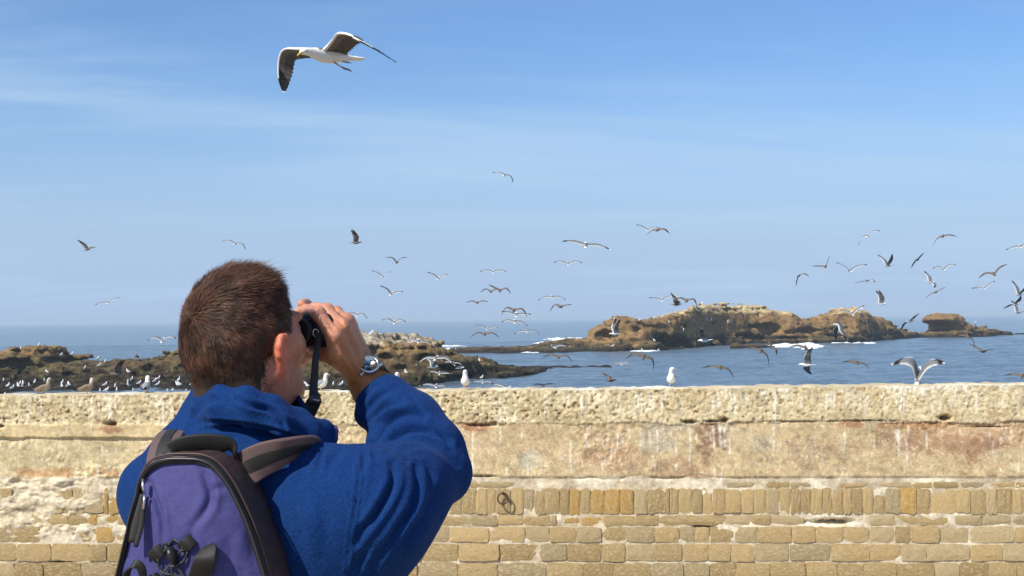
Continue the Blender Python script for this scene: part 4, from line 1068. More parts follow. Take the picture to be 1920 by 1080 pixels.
def fleece_mat():
    m = M('blue_fleece', (.0074, .033, .130), .97, .30, 240.0, .0016, 380.0, sheen=.16, spec=.06, bump2=.0011, b2scale=120.0)
    return m
m_fleece = fleece_mat()
jk = link('jacket', mesh_np('jacket', Vj, Fj), m_fleece, person)
# zip along the open front edge of the collar
m_zip = M('zip_teeth', (.10, .07, .20), .5)
m_black = M('black_plastic', (.012, .012, .013), .38, spec=.5, bump=.0003, bscale=300)
zp = catmull([P(629, 799, 2.20), P(632, 808, 2.185), P(628, 820, 2.175), P(622, 830, 2.165)], 14)
mb = MB()
for i, p in enumerate(zp):
    V1, F1 = box(p, (.0022, .003, .0011), bev=.0004); mb.add(V1, F1)
tag(mb.build('zip', m_zip, jk), kind='stuff')
# trousers and shoes (below the frame)
def trousers():
    f = Field(np.arange(-.72, -.10, .011), np.arange(1.98, 2.52, .011), np.arange(.03, 1.06, .012)); cx, cy = -.42, 2.24
    f.ell((cx, cy, .93), (.168, .118, .14), MT, 0)
    for s in (-1, 1):
        hip = np.array((cx, cy, .88)) + rb * s * .085; kn = np.array((cx, cy, .49)) + rb * s * .11 + fb * .02; an = np.array((cx, cy, .08)) + rb * s * .13 - fb * .02
        f.cap(hip, kn, .098, .076, .04); f.cap(kn, an, .076, .066, .03)
    f.D[:, :, 0] = 1
    V, F = nets(f); V = V.astype(float); N = vnormals(V, F)
    if (N * (V - V.mean(0))).sum() < 0: F = F[:, ::-1]
    V = relax(V, F, 2); V = V + vnormals(V, F) * (.006 * fbm(V[:, 0] * 9, V[:, 1] * 9, V[:, 2] * 22, 4, 3))[:, None]
    link('trousers', mesh_np('trousers', V, F), M('beige_cloth', (.25, .20, .14), .9, .1, 40, .001, 300), person)
    for s in (-1, 1):
        an = np.array((cx, cy, .06)) + rb * s * .13 - fb * .02
        f = Field(np.arange(an[0] - .25, an[0] + .25, .007), np.arange(an[1] - .25, an[1] + .32, .007), np.arange(-.008, .16, .007))
        f.cap(an + (0, 0, .04), an - (0, 0, .01), .046, .046, 0); f.cap(an - (0, 0, .012), an + fb * .16 - (0, 0, .02), .044, .038, .03); f.cap(an - fb * .03 - (0, 0, .01), an + fb * .1, .045, .04, .03)
        f.put(lambda X, Y, Z: Z - .002 + 0 * X + 0 * Y, an - .3, an + .4, .004, 's') ; f.D[:, :, 0] = 1
        V, F = nets(f); V = V.astype(float); N = vnormals(V, F)
        if len(V):
            if (N * (V - V.mean(0))).sum() < 0: F = F[:, ::-1]
            link('shoe', mesh_np('shoe', V, F), M('brown_leather', (.08, .045, .025), .5), person)
trousers()

# ================================================================ WRISTWATCH
def watch():
    m_steel = M('brushed_steel', (.62, .62, .60), .22, metal=1.0, bump=.0001, bscale=500)
    m_strap = M('black_leather', (.015, .014, .014), .55, .2, 200, .0004, 500)
    ax = EL - WR; ax /= np.linalg.norm(ax)
    W = P(691, 715, 2.340)
    to = CAM - W; to = to - ax * (to @ ax); to /= np.linalg.norm(to)
    ur = np.cross(ax, to); ur = ur if ur[0] > 0 else -ur
    n = to * .94 + ur * .34; n /= np.linalg.norm(n); t = np.cross(ax, n); W = W + n * .005
    root = empty('wristwatch', W); tag(root, 'round steel wristwatch on a black strap between hand and blue cuff', 'watch')
    a = np.linspace(0, 2 * np.pi, 41)
    rr = .0335
    pts = [W + (n * math.cos(q) + t * math.sin(q)) * rr for q in a]
    V1 = []; k = 0
    sec = [(-.0095, 0), (-.0095, .0022), (.0095, .0022), (.0095, 0)]
    for q in a[:-1]:
        dr = n * math.cos(q) + t * math.sin(q)
        for u, v in sec: V1.append(W + dr * (rr + v - .001) + ax * u)
    m4 = len(a) - 1
    F1 = [(i * 4 + j, i * 4 + (j + 1) % 4, ((i + 1) % m4) * 4 + (j + 1) % 4, ((i + 1) % m4) * 4 + j) for i in range(m4) for j in range(4)]
    MB().add(V1, F1).build('strap', m_strap, root)
    def disc(c, r0, prof, mat, name, seg=40):
        mb = MB(); V = []
        for (r, h) in prof:
            for j in range(seg):
                q = 2 * np.pi * j / seg; V.append(c + n * h + (ax * math.cos(q) + t * math.sin(q)) * r)
        F = [(i * seg + j, i * seg + (j + 1) % seg, (i + 1) * seg + (j + 1) % seg, (i + 1) * seg + j) for i in range(len(prof) - 1) for j in range(seg)]
        F.append(tuple((len(prof) - 1) * seg + j for j in range(seg)))
        mb.add(V, F); return mb.build(name, mat, root)
    c = W + n * .0375
    case = disc(c, 0, [(.0150, -.001), (.0172, .001), (.0172, .0065), (.0160, .0085), (.0142, .0090), (.0140, .0080)], m_steel, 'case')
    disc(c, 0, [(.0138, .0079), (.0001, .0080)], M('silver_dial', (.62, .64, .64), .3), 'dial')
    m_dark = M('dial_ink', (.03, .03, .035), .4)
    mb = MB()
    for q in range(12):
        g = 2 * np.pi * q / 12; d = ax * math.cos(g) + t * math.sin(g); s = np.cross(n, d)
        Rm = np.stack([d, s, n], 1); V1, F1 = box(c + n * .0084 + d * .0118, (.0014 if q % 3 else .0020, .00035, .0003), Rm); mb.add(V1, F1)
    tag(mb.build('hour_marks', m_dark, root, smooth=False), kind='stuff')
    for (g, L, w) in ((2.1, .007, .0006), (4.4, .0105, .00045)):
        d = ax * math.cos(g) + t * math.sin(g); s = np.cross(n, d); V1, F1 = box(c + n * .0090 + d * L * .42, (L / 2, w, .0003), np.stack([d, s, n], 1))
        MB().add(V1, F1).build('hand', m_dark, root, smooth=False)
    for g in (0.4, 2.5, 4.6):
        d = ax * math.cos(g) + t * math.sin(g); q = np.linspace(0, 2 * np.pi, 17)
        V1, F1 = tube([c + n * .0083 + d * .0062 + (ax * math.cos(z) + t * math.sin(z)) * .0030 for z in q], .00035, 5); MB().add(V1, F1[:-2]).build('subdial', m_dark, root)
    for s in (-1, 1):
        for e in (-1, 1):
            V1, F1 = box(c + n * .002 + t * s * .0172 + ax * e * .0075, (.0022, .0040, .0028), np.stack([ax, t, n], 1), .0008); MB().add(V1, F1).build('lug', m_steel, root)
    V1, F1 = tube([c + n * .004 - ax * .0168, c + n * .004 - ax * .0205], .0026, 10); MB().add(V1, F1).build('crown', m_steel, root)
watch()

# ================================================================ BINOCULARS
def binoculars():
    r_, f_, u_ = hr, hf0, np.array((0, 0, 1.0))
    def BP(x, y, z): return HL(0, .098, -.018) + r_ * x + f_ * (y - .098) + u_ * (z + .018)
    root = empty('binoculars', HL(0, .115, -.02)); tag(root, 'black binoculars held up to the eyes with both hands', 'binoculars')
    m_rub = M('black_rubber', (.013, .013, .015), .55, .2, 90, .0004, 400, spec=.35)
    def rings(cx, prof, name, mat=m_rub, seg=28, sq=0.0, mats=None):
        mb = MB(); V = []
        for (y, r, ox) in prof:
            for j in range(seg):
                q = 2 * np.pi * j / seg; k = 1 + sq * (abs(math.sin(2 * q)) * .16)
                V.append(BP(cx + ox + r * k * math.cos(q), .098 + (y - .098) * .74, -.018 + r * k * math.sin(q)))
        F = [(i * seg + j, i * seg + (j + 1) % seg, (i + 1) * seg + (j + 1) % seg, (i + 1) * seg + j) for i in range(len(prof) - 1) for j in range(seg)]
        F += [tuple(range(seg))[::-1], tuple((len(prof) - 1) * seg + j for j in range(seg))]
        return mb.add(V, F).build(name, mat, root)
    for s in (-1, 1):
        ex = .034 * s
        rings(ex, [(.098, .013, 0), (.098, .0185, 0), (.104, .0195, 0), (.112, .0185, 0), (.113, .0165, 0), (.122, .0165, 0)], 'eyepiece')
        rings(ex + s * .004, [(.120, .016, 0), (.1215, .0235, 0), (.126, .0265, 0), (.160, .0275, 0), (.166, .0265, 0), (.168, .022, 0)], 'prism_housing', sq=1)
        rings(ex + s * .010, [(.162, .019, 0), (.170, .0235, 0), (.205, .0265, 0), (.214, .0285, 0), (.224, .0285, 0), (.226, .027, 0)], 'objective_tube')
        rings(ex + s * .010, [(.2262, .0255, 0), (.2266, .0250, 0)], 'lens', M('lens_glass', (.02, .03, .06), .05, spec=.8, coat=1))
    V1, F1 = box(BP(0, .135, -.018), (.020, .020, .007), np.stack([r_, f_, u_], 1), .003); MB().add(V1, F1).build('bridge', m_rub, root)
    rings(0, [(.118, .006, 0), (.119, .0085, 0), (.136, .0085, 0), (.137, .006, 0)], 'focus_wheel')
    # ring lug and strap on the right-hand side
    m_web = M('black_webbing', (.020, .017, .016), .6, .15, 300, .0005, 700, spec=.4)
    lug = P(592, 624, 2.262)
    q = np.linspace(0, 2 * np.pi, 17)
    V1, F1 = tube([lug + np.array((.004 * math.cos(z), .003 * math.cos(z), .006 * math.sin(z))) for z in q], .0012, 6)
    MB().add(V1, F1[:-2]).build('strap_ring', M('steel_ring', (.55, .55, .53), .25, metal=1), root)
    V1, F1 = ribbon([P(593, 622, 2.258), P(596, 642, 2.244), P(592, 670, 2.235), P(590, 700, 2.23), P(588, 728, 2.225), P(589, 745, 2.22)], [(1, -.45, 0)] * 2 + [(1, .25, 0)] * 2 + [(1, .3, 0)] * 2, [.006, .0095, .011, .012, .013, .017], .0022, 30)
    MB().add(V1, F1).build('neck_strap', m_web, root)
    V1, F1 = ribbon([P(590, 742, 2.222), P(589, 752, 2.221), P(581, 768, 2.222), P(570, 788, 2.228), P(556, 806, 2.245)], [(1, .3, .0)] * 3 + [(1, .3, .35)] * 2, [.017, .0225, .024, .026, .028], .0035, 24)
    MB().add(V1, F1).build('strap_pad', m_web, root)
    V1, F1 = ribbon([P(590, 738, 2.216), P(590, 750, 2.214), P(588, 757, 2.215)], (1, .3, 0), [.014, .0215, .020], .006, 8); MB().add(V1, F1).build('buckle', m_black, root)
    V1, F1 = tube([P(582, 747, 2.209), P(591, 750, 2.206), P(599, 751, 2.210)], .0011, 6); MB().add(V1, F1).build('buckle_bar', M('steel_bar', (.6, .6, .58), .3, metal=.9), root)
binoculars()

# ================================================================ BACKPACK
def backpack():
    A = R(11); r_ = np.array((math.cos(A), -math.sin(A), 0)); f_ = np.array((math.sin(A), math.cos(A), 0)); u_ = np.array((0, 0, 1.0))
    O = P(350, 868, 1.975)
    lean = .10
    def L(x, y, z): return O + r_ * x + f_ * (y + z * -lean * 0) + u_ * z + f_ * (-z * lean)
    m_purple = M('purple_nylon', (.050, .049, .178), .72, .18, 220, .0006, 900, spec=.35, bump2=.0012, b2scale=60)
    m_brown = M('maroon_nylon', (.042, .022, .019), .55, .25, 60, .0006, 500, spec=.45, bump2=.002, b2scale=50)
    m_blk = M('black_nylon', (.016, .014, .013), .6, .2, 200, .0006, 600, spec=.4)
    m_mauve = M('mauve_webbing', (.105, .062, .060), .75, .15, 300, .0006, 800)
    root = empty('backpack', L(0, 0.08, -.42)); tag(root, 'purple and maroon backpack with black bungee cords worn on the man back', 'backpack')
    half = [(0, 0), (.022, -.0015), (.042, -.010), (.060, -.030), (.0765, -.060), (.090, -.092), (.102, -.130), (.116, -.180), (.126, -.240), (.128, -.310), (.118, -.370), (.085, -.405), (.040, -.415), (0, -.417)]
    R_ = catmull(np.array([(x, z, 0) for x, z in half]), 190)[:, :2]
    R_ = R_ * (.955, 1)
    cont = np.vstack([R_, (R_ * (-1, 1))[::-1][1:-1]])
    # left shoulder of the panel is squarer
    lf = cont[:, 0] < 0
    cont[lf, 0] = cont[lf, 0] * np.interp(-cont[lf, 1], [0, .01, .05, .1, .2], [1.35, 1.25, 1.03, .98, 1.0])
    n = len(cont); cen = np.array((.0, -.20))
    def layers(ls, name, mat, grooves=(), parent=root, wob=0.0, cap=None, dx=0):
        V = []
        for (s, y, shx) in ls:
            for (x, z) in cont:
                d = np.array((x, z)) - cen
                q = cen + d * (1 + (s - 1) * (.10 / max(.05, np.linalg.norm(d)) if s > .5 and name != 'front_panel' else 1))
                V.append(L(q[0] + shx, y, q[1]))
        m = len(ls)
        F = [(i * n + j, i * n + (j + 1) % n, (i + 1) * n + (j + 1) % n, (i + 1) * n + j) for i in range(m - 1) for j in range(n)]
        V = np.array(V)
        mb = MB(); mb.add(V, F)
        if cap: mb.f.append(tuple((m - 1) * n + j for j in range(n))); mb.m.append(0)
        V = np.array(mb.v)
        if len(grooves) or wob:
            Fq = np.array([f for f in F]); N = vnormals(V, Fq); vw = CAM - V; vw /= np.linalg.norm(vw, axis=1)[:, None]
            sg = np.sign((N * vw).sum(1).mean()); N = N * sg
            px, py = project(V); dsp = wob * fbm(V[:, 0] * 28, V[:, 1] * 28, V[:, 2] * 20, 9, 3)
            for pts, w, dep in grooves:
                d, t = polydist(px, py, np.asarray(pts, float)); e = np.sqrt(np.sin(np.pi * np.clip(t, .05, .95)))
                dsp += e * (-dep * np.exp(-(d / w) ** 2) + .5 * dep * np.exp(-((d - 2.1 * w) / (1.2 * w)) ** 2))
            V = V + N * dsp[:, None]; mb.v = [tuple(v) for v in V]
        return mb.build(name, mat, parent)
    body = layers([(.94, .105, .0), (1.04, .098, .0), (1.10, .080, .0), (1.13, .060, .0), (1.14, .040, .0), (1.125, .020, .0), (1.10, .006, .0), (1.075, .000, .0)], 'gusset', m_brown,
           [([(380, 838), (415, 850), (450, 885), (478, 930)], 5, .003), ([(400, 850), (424, 872)], 3, .003), ([(440, 880), (456, 896)], 3, .002), ([(512, 980), (520, 1040)], 4, .002)], wob=.0025, cap=True)
    layers([(1.085, .003, .002), (1.075, -.006, .001), (1.03, -.009, 0), (1.0, -.006, 0)], 'zip_band', m_blk)
    k = [(1.0 - .98 * i / 110, -.004 - .030 * (1 - (1 - i / 110) ** 2.6), 0) for i in range(111)]
    fp = layers(k, 'front_panel', m_purple, [([(279, 905), (291, 935), (303, 975), (306, 1022)], 5, .0042), ([(377, 876), (388, 905), (394, 934), (382, 962), (362, 985)], 7, .0042), 
           ([(395, 918), (425, 914)], 7, .0018), ([(470, 990), (478, 1050)], 12, .003), ([(262, 930), (254, 980), (240, 1040)], 9, .003), ([(424, 1000), (440, 1060)], 14, .0022), ([(360, 1000), (340, 1040)], 8, .002)], wob=.0016, cap=True)
    # coils of the zip and its pull
    Z1 = [L(x * 1.045 + .001, -.0105, -.2 + (z + .2) * 1.035) for x, z in cont]
    V1, F1 = tube(Z1 + [Z1[0]], .0015, 6); MB().add(V1, F1[:-2]).build('zip', M('zip_coil', (.035, .03, .03), .35, spec=.6), root)
    Z2 = [L(x * 1.085 + .001, .001, -.2 + (z + .2) * 1.065) for x, z in cont]
    V1, F1 = tube(Z2 + [Z2[0]], .0015, 6); MB().add(V1, F1[:-2]).build('piping', M('piping', (.075, .036, .028), .5), root)
    m_st = M('pull_metal', (.65, .62, .55), .3, metal=1)
    V1, F1 = tube([P(268, 898, 1.972), P(268, 912, 1.968), P(269, 920, 1.966)], [.002, .0022, .0015], 8); MB().add(V1, F1).build('zip_slider', m_st, root)
    V1, F1 = tube([P(271, 927, 1.965), P(269, 955, 1.962)], [.0016, .0018], 8); MB().add(V1, F1).build('pull_pin', m_st, root)
    V1, F1 = ribbon([P(268, 926, 1.971), P(263, 955, 1.967), P(256, 985, 1.963), P(249, 1018, 1.959)], (1, .1, 0), [.007, .012, .014, .013], .004, 14); MB().add(V1, F1).build('zip_pull', m_blk, root)
    V1, F1 = ribbon([P(269, 945, 1.966), P(265, 985, 1.961), P(254, 1026, 1.955)], (1, .1, 0), [.005, .007, .006], .004, 12); MB().add(V1, F1).build('zip_pull', m_blk, root)
    # grab handle
    V1, F1 = ribbon([P(316, 866, 2.05), P(319, 846, 2.035), P(340, 834, 2.03), P(382, 829, 2.03), (P(424, 834, 2.035)), P(440, 850, 2.045), P(452, 868, 2.06)], [(0.75, -.15, .55), (.6, -.35, .75), (0, -.40, 1), (0, -.40, 1), (0, -.4, 1), (.45, -.25, -.75), (.5, -.2, -.7)], [.018, .020, .024, .026, .026, .022, .016], .006, 44)
    MB().add(V1, F1).build('grab_handle', m_blk, root)
    # shoulder straps
    def strap(pts, wd, w, n_=40):
        V1, F1 = ribbon(pts, wd, w, .008, n_); s = MB().add(V1, F1).build('shoulder_strap', m_mauve, root)
        p = catmull(pts, n_); W = np.array(wd if np.ndim(wd) == 2 else [wd] * 2, float)
        T = np.gradient(p, axis=0); Wc = catmull(W, n_); U = np.cross(T, Wc); U /= np.linalg.norm(U, axis=1)[:, None]
        sg = np.sign((U * (CAM - p)).sum(1).mean()); U = U * sg
        ww = np.interp(np.linspace(0, 1, n_), np.linspace(0, 1, len(w)), w)
        V2, F2 = ribbon(list((p + U * .0038)[::3]), wd, list((ww * .40)[::3]), .0026, n_); MB().add(V2, F2).build('webbing', m_blk, s)
    strap([P(306, 930, 2.09), P(303, 890, 2.10), P(305, 852, 2.115), P(316, 822, 2.145), P(330, 808, 2.20), P(342, 812, 2.27), P(350, 850, 2.33)], (1, -.25, .12), [.050, .050, .049, .047, .046, .045, .045])
    strap([P(430, 925, 2.06), P(456, 886, 2.045), P(486, 864, 2.040), P(525, 850, 2.045), P(558, 840, 2.068), P(584, 836, 2.115), P(598, 848, 2.18), P(604, 890, 2.25)], [(.62, -.1, .75), (.5, -.1, .8), (.32, -.15, .95), (.30, -.2, .95), (.32, -.45, .8), (.5, -.6, .5), (.8, -.4, .1), (.9, -.3, 0)], [.052, .052, .050, .046, .040, .036, .034, .034], 48)
    # bungee cord, lock, tabs and side loops
    def Q(px, py, d): return P(px, py, 1.955 - .00014 * (px - 347) - d)
    for (a, b, c_, d) in ((284, 1046, 306, 1027), (340, 1030, 362, 1010), (288, 1092, 300, 1080)):
        V1, F1 = ribbon([Q(a, b, .001), Q((a + c_) / 2, (b + d) / 2, .008), Q(c_, d, .001)], (.75, 0, -.66), [.017, .018, .016], .003, 10); MB().add(V1, F1).build('tab', m_blk, root)
    m_cord = M('bungee_cord', (.022, .021, .020), .5, .5, 400, .0004, 900)
    cords = [[(304, 1032), (310, 1018), (320, 1040), (330, 1060), (345, 1080), (360, 1097)], [(345, 1022), (334, 1040), (320, 1058), (304, 1078), (296, 1097)], [(306, 1036), (318, 1020), (326, 1012), (336, 1018), (345, 1020)], [(296, 1048), (300, 1068), (310, 1076), (326, 1078), (350, 1086)],
             [(352, 1034), (344, 1052), (326, 1062), (312, 1064), (298, 1092)], [(326, 1050), (322, 1070), (330, 1097)], [(330, 1048), (338, 1034), (350, 1030)]]
    for i, cd in enumerate(cords):
        p = [Q(x, y, .004 + .002 * math.sin(2.1 * j + i)) for j, (x, y) in enumerate(cd)]
        V1, F1 = tube(catmull(p, 22), .0017, 7); MB().add(V1, F1).build('cord', m_cord, root)
    V1, F1 = tube([Q(318, 1026, .008), Q(322, 1040, .011), Q(328, 1055, .008)], [.0055, .0080, .0055], 12, flat=.7); MB().add(V1, F1).build('cord_lock', m_black, root)
    V1, F1 = ribbon([Q(368, 1100, .001), Q(376, 1072, .010), Q(385, 1048, .014), Q(391, 1030, .006), Q(392, 1024, .0)], (1, .0, .45), [.027, .029, .030, .026, .014], .005, 26); MB().add(V1, F1).build('gear_loop', m_blk, root)
    V1, F1 = ribbon([Q(237, 1098, .001), Q(238, 1074, .010), Q(252, 1058, .016), Q(264, 1064, .014), Q(268, 1082, .008), Q(264, 1102, .002)], (.7, .0, .7), [.010, .011, .012, .012, .011, .010], .003, 26); MB().add(V1, F1).build('gear_loop', m_blk, root)
backpack()
# ================================================================ GULLS
m_feather = M('feathers', (.5, .5, .5), .75, attr=True, spec=.2, bump=.002, bscale=160, var=.10, vscale=90)
m_bill = M('bill', (.62, .36, .05), .4)
m_leg = M('gull_leg', (.50, .36, .22), .6)
m_eye = M('eye', (.02, .02, .015), .15, spec=.8)
WHITE, GREY, BLACK = np.array((.82, .81, .78)), np.array((.155, .165, .175)), np.array((.012, .012, .013))
BR1, BR2, BR3 = np.array((.115, .080, .055)), np.array((.26, .20, .145)), np.array((.045, .032, .024))

def loft_body(path, ry, rz, seg, colf, off=None):
    """closed body along path (x forward, z up): ring half widths ry and half heights rz"""
    V, C = [], []
    path = np.asarray(path, float); n = len(path)
    T = np.gradient(path, axis=0); T /= np.linalg.norm(T, axis=1)[:, None]
    for i in range(n):
        t = T[i]; side = np.array((0, 1.0, 0)); up = np.cross(t, side); up /= np.linalg.norm(up)
        if up[2] < 0 and abs(t[2]) < .99: up = -up
        if i and up @ prev_up < 0: up = -up
        prev_up = up
        for j in range(seg):
            a = 2 * np.pi * j / seg
            V.append(path[i] + side * ry[i] * math.cos(a) + up * rz[i] * math.sin(a)); C.append(colf(i / (n - 1), math.sin(a), math.cos(a)))
    F = [(i * seg + j, i * seg + (j + 1) % seg, (i + 1) * seg + (j + 1) % seg, (i + 1) * seg + j) for i in range(n - 1) for j in range(seg)]
    F += [tuple(range(seg))[::-1], tuple((n - 1) * seg + j for j in range(seg))]
    return V, F, np.array(C)
def smoothprof(ts, vs, n):
    x = np.linspace(0, 1, n); return np.interp(x, ts, vs) if n < 9 else np.convolve(np.pad(np.interp(x, ts, vs), 1, mode='edge'), (.2, .6, .2), 'valid')

# ---- flying gulls: body lofted from tail to bill, wings in three bending sections
def fly_body(kind, seg=8, n=15):
    ts = [0, .10, .24, .38, .55, .70, .80, .86, .91, .955, .965, 1]
    x = [-.30, -.235, -.15, -.07, .03, .12, .175, .205, .235, .262, .266, .315]
    z = [.005, .005, .0, -.005, -.010, .0, .012, .018, .016, .010, .009, .002]
    ry = [.050, .040, .036, .056, .066, .056, .038, .034, .030, .014, .009, .003]
    rz = [.004, .008, .026, .050, .062, .052, .037, .035, .031, .018, .011, .005]
    u = np.linspace(0, 1, n + 6)
    path = np.stack([np.interp(u, ts, x), 0 * u, np.interp(u, ts, z)], 1)
    def colf(t, s, c):
        if t > .962: return np.array((.60, .36, .06)) if kind != 'brown' else np.array((.05, .04, .035))
        if kind == 'brown':
            if t < .06: return BR3
            return BR2 * (.8 + .5 * (s < 0)) if t > .75 else (BR1 if s > .1 else BR2 * .9) * (.85 + .3 * ((int(t * 40) + int(c * 5)) % 2))
        if s > .35 and .18 < t < .66: return GREY
        return WHITE
    return loft_body(path, np.interp(u, ts, ry), np.interp(u, ts, rz), seg, colf)
def wing_mesh(kind, side, e1, e2, sweep=0.0, ns=12, nc=5, fold=1.0, chord=1.12):
    """side +1 = bird's left. e1,e2 = elevation of arm and hand in degrees; sweep turns the hand back"""
    st = [0, .08, .2, .33, .42, .52, .64, .76, .88, 1.0]
    s = np.linspace(0, 1, ns); half = .66 * fold
    le = chord * np.interp(s, [0, .15, .40, .55, .8, 1.0], [.085, .105, .135, .115, .045, -.045])       # leading edge x
    te = chord * np.interp(s, [0, .12, .40, .55, .8, .93, 1.0], [-.105, -.105, -.075, -.070, -.065, -.070, -.085])
    th = np.interp(s, [0, .4, .8, 1], [.026, .022, .012, .003])
    el = np.interp(s, [0, .30, .46, .62, 1.0], [e1, e1, (e1 + e2) / 2, e2, e2 + (e2 - e1) * .15])
    ds = half / (ns - 1); y = np.zeros(ns); z = np.zeros(ns)
    for i in range(1, ns):
        a = R((el[i] + el[i - 1]) / 2); y[i] = y[i - 1] + ds * math.cos(a); z[i] = z[i - 1] + ds * math.sin(a)
    sw = np.maximum(0, s - .42) * sweep * half
    mb = MB(); V, C = [], []
    def col(sv, cv, top):
        if kind == 'brown':
            if sv > .62: return BR3
            if top: return (BR1 if cv < .55 else BR2 * .8) if cv < .85 else BR3
            return BR1 * 1.3 if cv < .5 else BR2 * .75
        if kind == 'near_under' and not top: pass
        tip = sv > .80 - .10 * (1 - cv)
        if top:
            if tip: return WHITE if (sv > .97 and cv > .3) else BLACK
            if cv > .90: return WHITE * .8
            return WHITE * .9 if cv < .06 else GREY
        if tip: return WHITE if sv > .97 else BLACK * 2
        return WHITE * .45 if cv < .2 else (np.array((.14, .13, .12)) if sv > .25 else np.array((.28, .27, .25)))  # pale underwing darkened: its shade is put into the colour
    cs = np.linspace(0, 1, nc)
    for i in range(ns):
        a = R(el[i]); up = np.array((0, -math.sin(a) * side, math.cos(a)))
        for k, top in ((0, True), (1, False)):
            for c_ in (cs if top else cs[::-1]):
                x = le[i] + (te[i] - le[i]) * c_ - sw[i] + (.010 * (1 if (i % 2) else -1) * (c_ > .95) * (s[i] > .5))
                camber = .016 * math.sin(math.pi * min(1, c_ * 1.1)) * (1 - .5 * s[i])
                tk = th[i] * (1 - c_) ** .7 * (1 if top else -.6) * (c_ > .01) + .0012 * (1 if top else -1)
                V.append(np.array((x, (y[i] + .03) * side, z[i] + .018)) + up * (camber + tk)); C.append(col(s[i], c_, top))
    k = nc * 2
    F = [(i * k + j, i * k + (j + 1) % k, (i + 1) * k + (j + 1) % k, (i + 1) * k + j) for i in range(ns - 1) for j in range(k)]
    F += [tuple(range(k)), tuple((ns - 1) * k + j for j in range(k))[::-1]]
    if side < 0: F = [f[::-1] for f in F]
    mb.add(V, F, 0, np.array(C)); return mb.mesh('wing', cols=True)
def rot(yaw, pitch, bank):
    """yaw 0 = flying to the right of the picture, 90 = away, 180 = left, -90 = towards us"""
    cy, sy = math.cos(R(yaw)), math.sin(R(yaw)); cp, sp = math.cos(R(pitch)), math.sin(R(pitch)); cb, sb = math.cos(R(bank)), math.sin(R(bank))
    Rz = np.array(((cy, -sy, 0), (sy, cy, 0), (0, 0, 1))); Ry = np.array(((cp, 0, -sp), (0, 1, 0), (sp, 0, cp))); Rx = np.array(((1, 0, 0), (0, cb, -sb), (0, sb, cb)))
    return Rz @ Ry @ Rx
_bodies = {}
FLOCK = 'gulls wheeling over the rocks and the sea'
def flying(px, py, D, kind, yaw, pose, label, pitch=0, bank=0, fold=1.0, sweep=.25, size=1.0, group=FLOCK, chord=1.12):
    root = empty('gull', P(px, py, D)); M3 = rot(yaw, pitch, bank); M4 = np.eye(4); M4[:3, :3] = M3 * size; M4[:3, 3] = P(px, py, D)
    root.matrix_world = Matrix(M4.tolist())
    if kind not in _bodies:
        V, F, C = fly_body(kind); mb = MB().add(V, F, 0, C); me = mb.mesh('gull_body', cols=True); me.materials.append(m_feather); _bodies[kind] = me
    b = bpy.data.objects.new('body', _bodies[kind]); COL.objects.link(b); b.parent = root
    # the left wing of the picture is the bird's left when it flies away from us
    away = math.sin(R(yaw)) >= -1e-6
    l, r_ = (pose[0], pose[1]), (pose[2], pose[3])
    bl, br = (l, r_) if away else (r_, l)
    for side, (e1, e2) in ((1, bl), (-1, br)):
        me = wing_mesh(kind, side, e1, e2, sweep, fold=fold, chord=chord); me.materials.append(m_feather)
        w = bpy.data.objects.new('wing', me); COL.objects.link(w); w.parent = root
    tag(root, label, 'gull', group)
    return root
g, b = 'grey', 'brown'
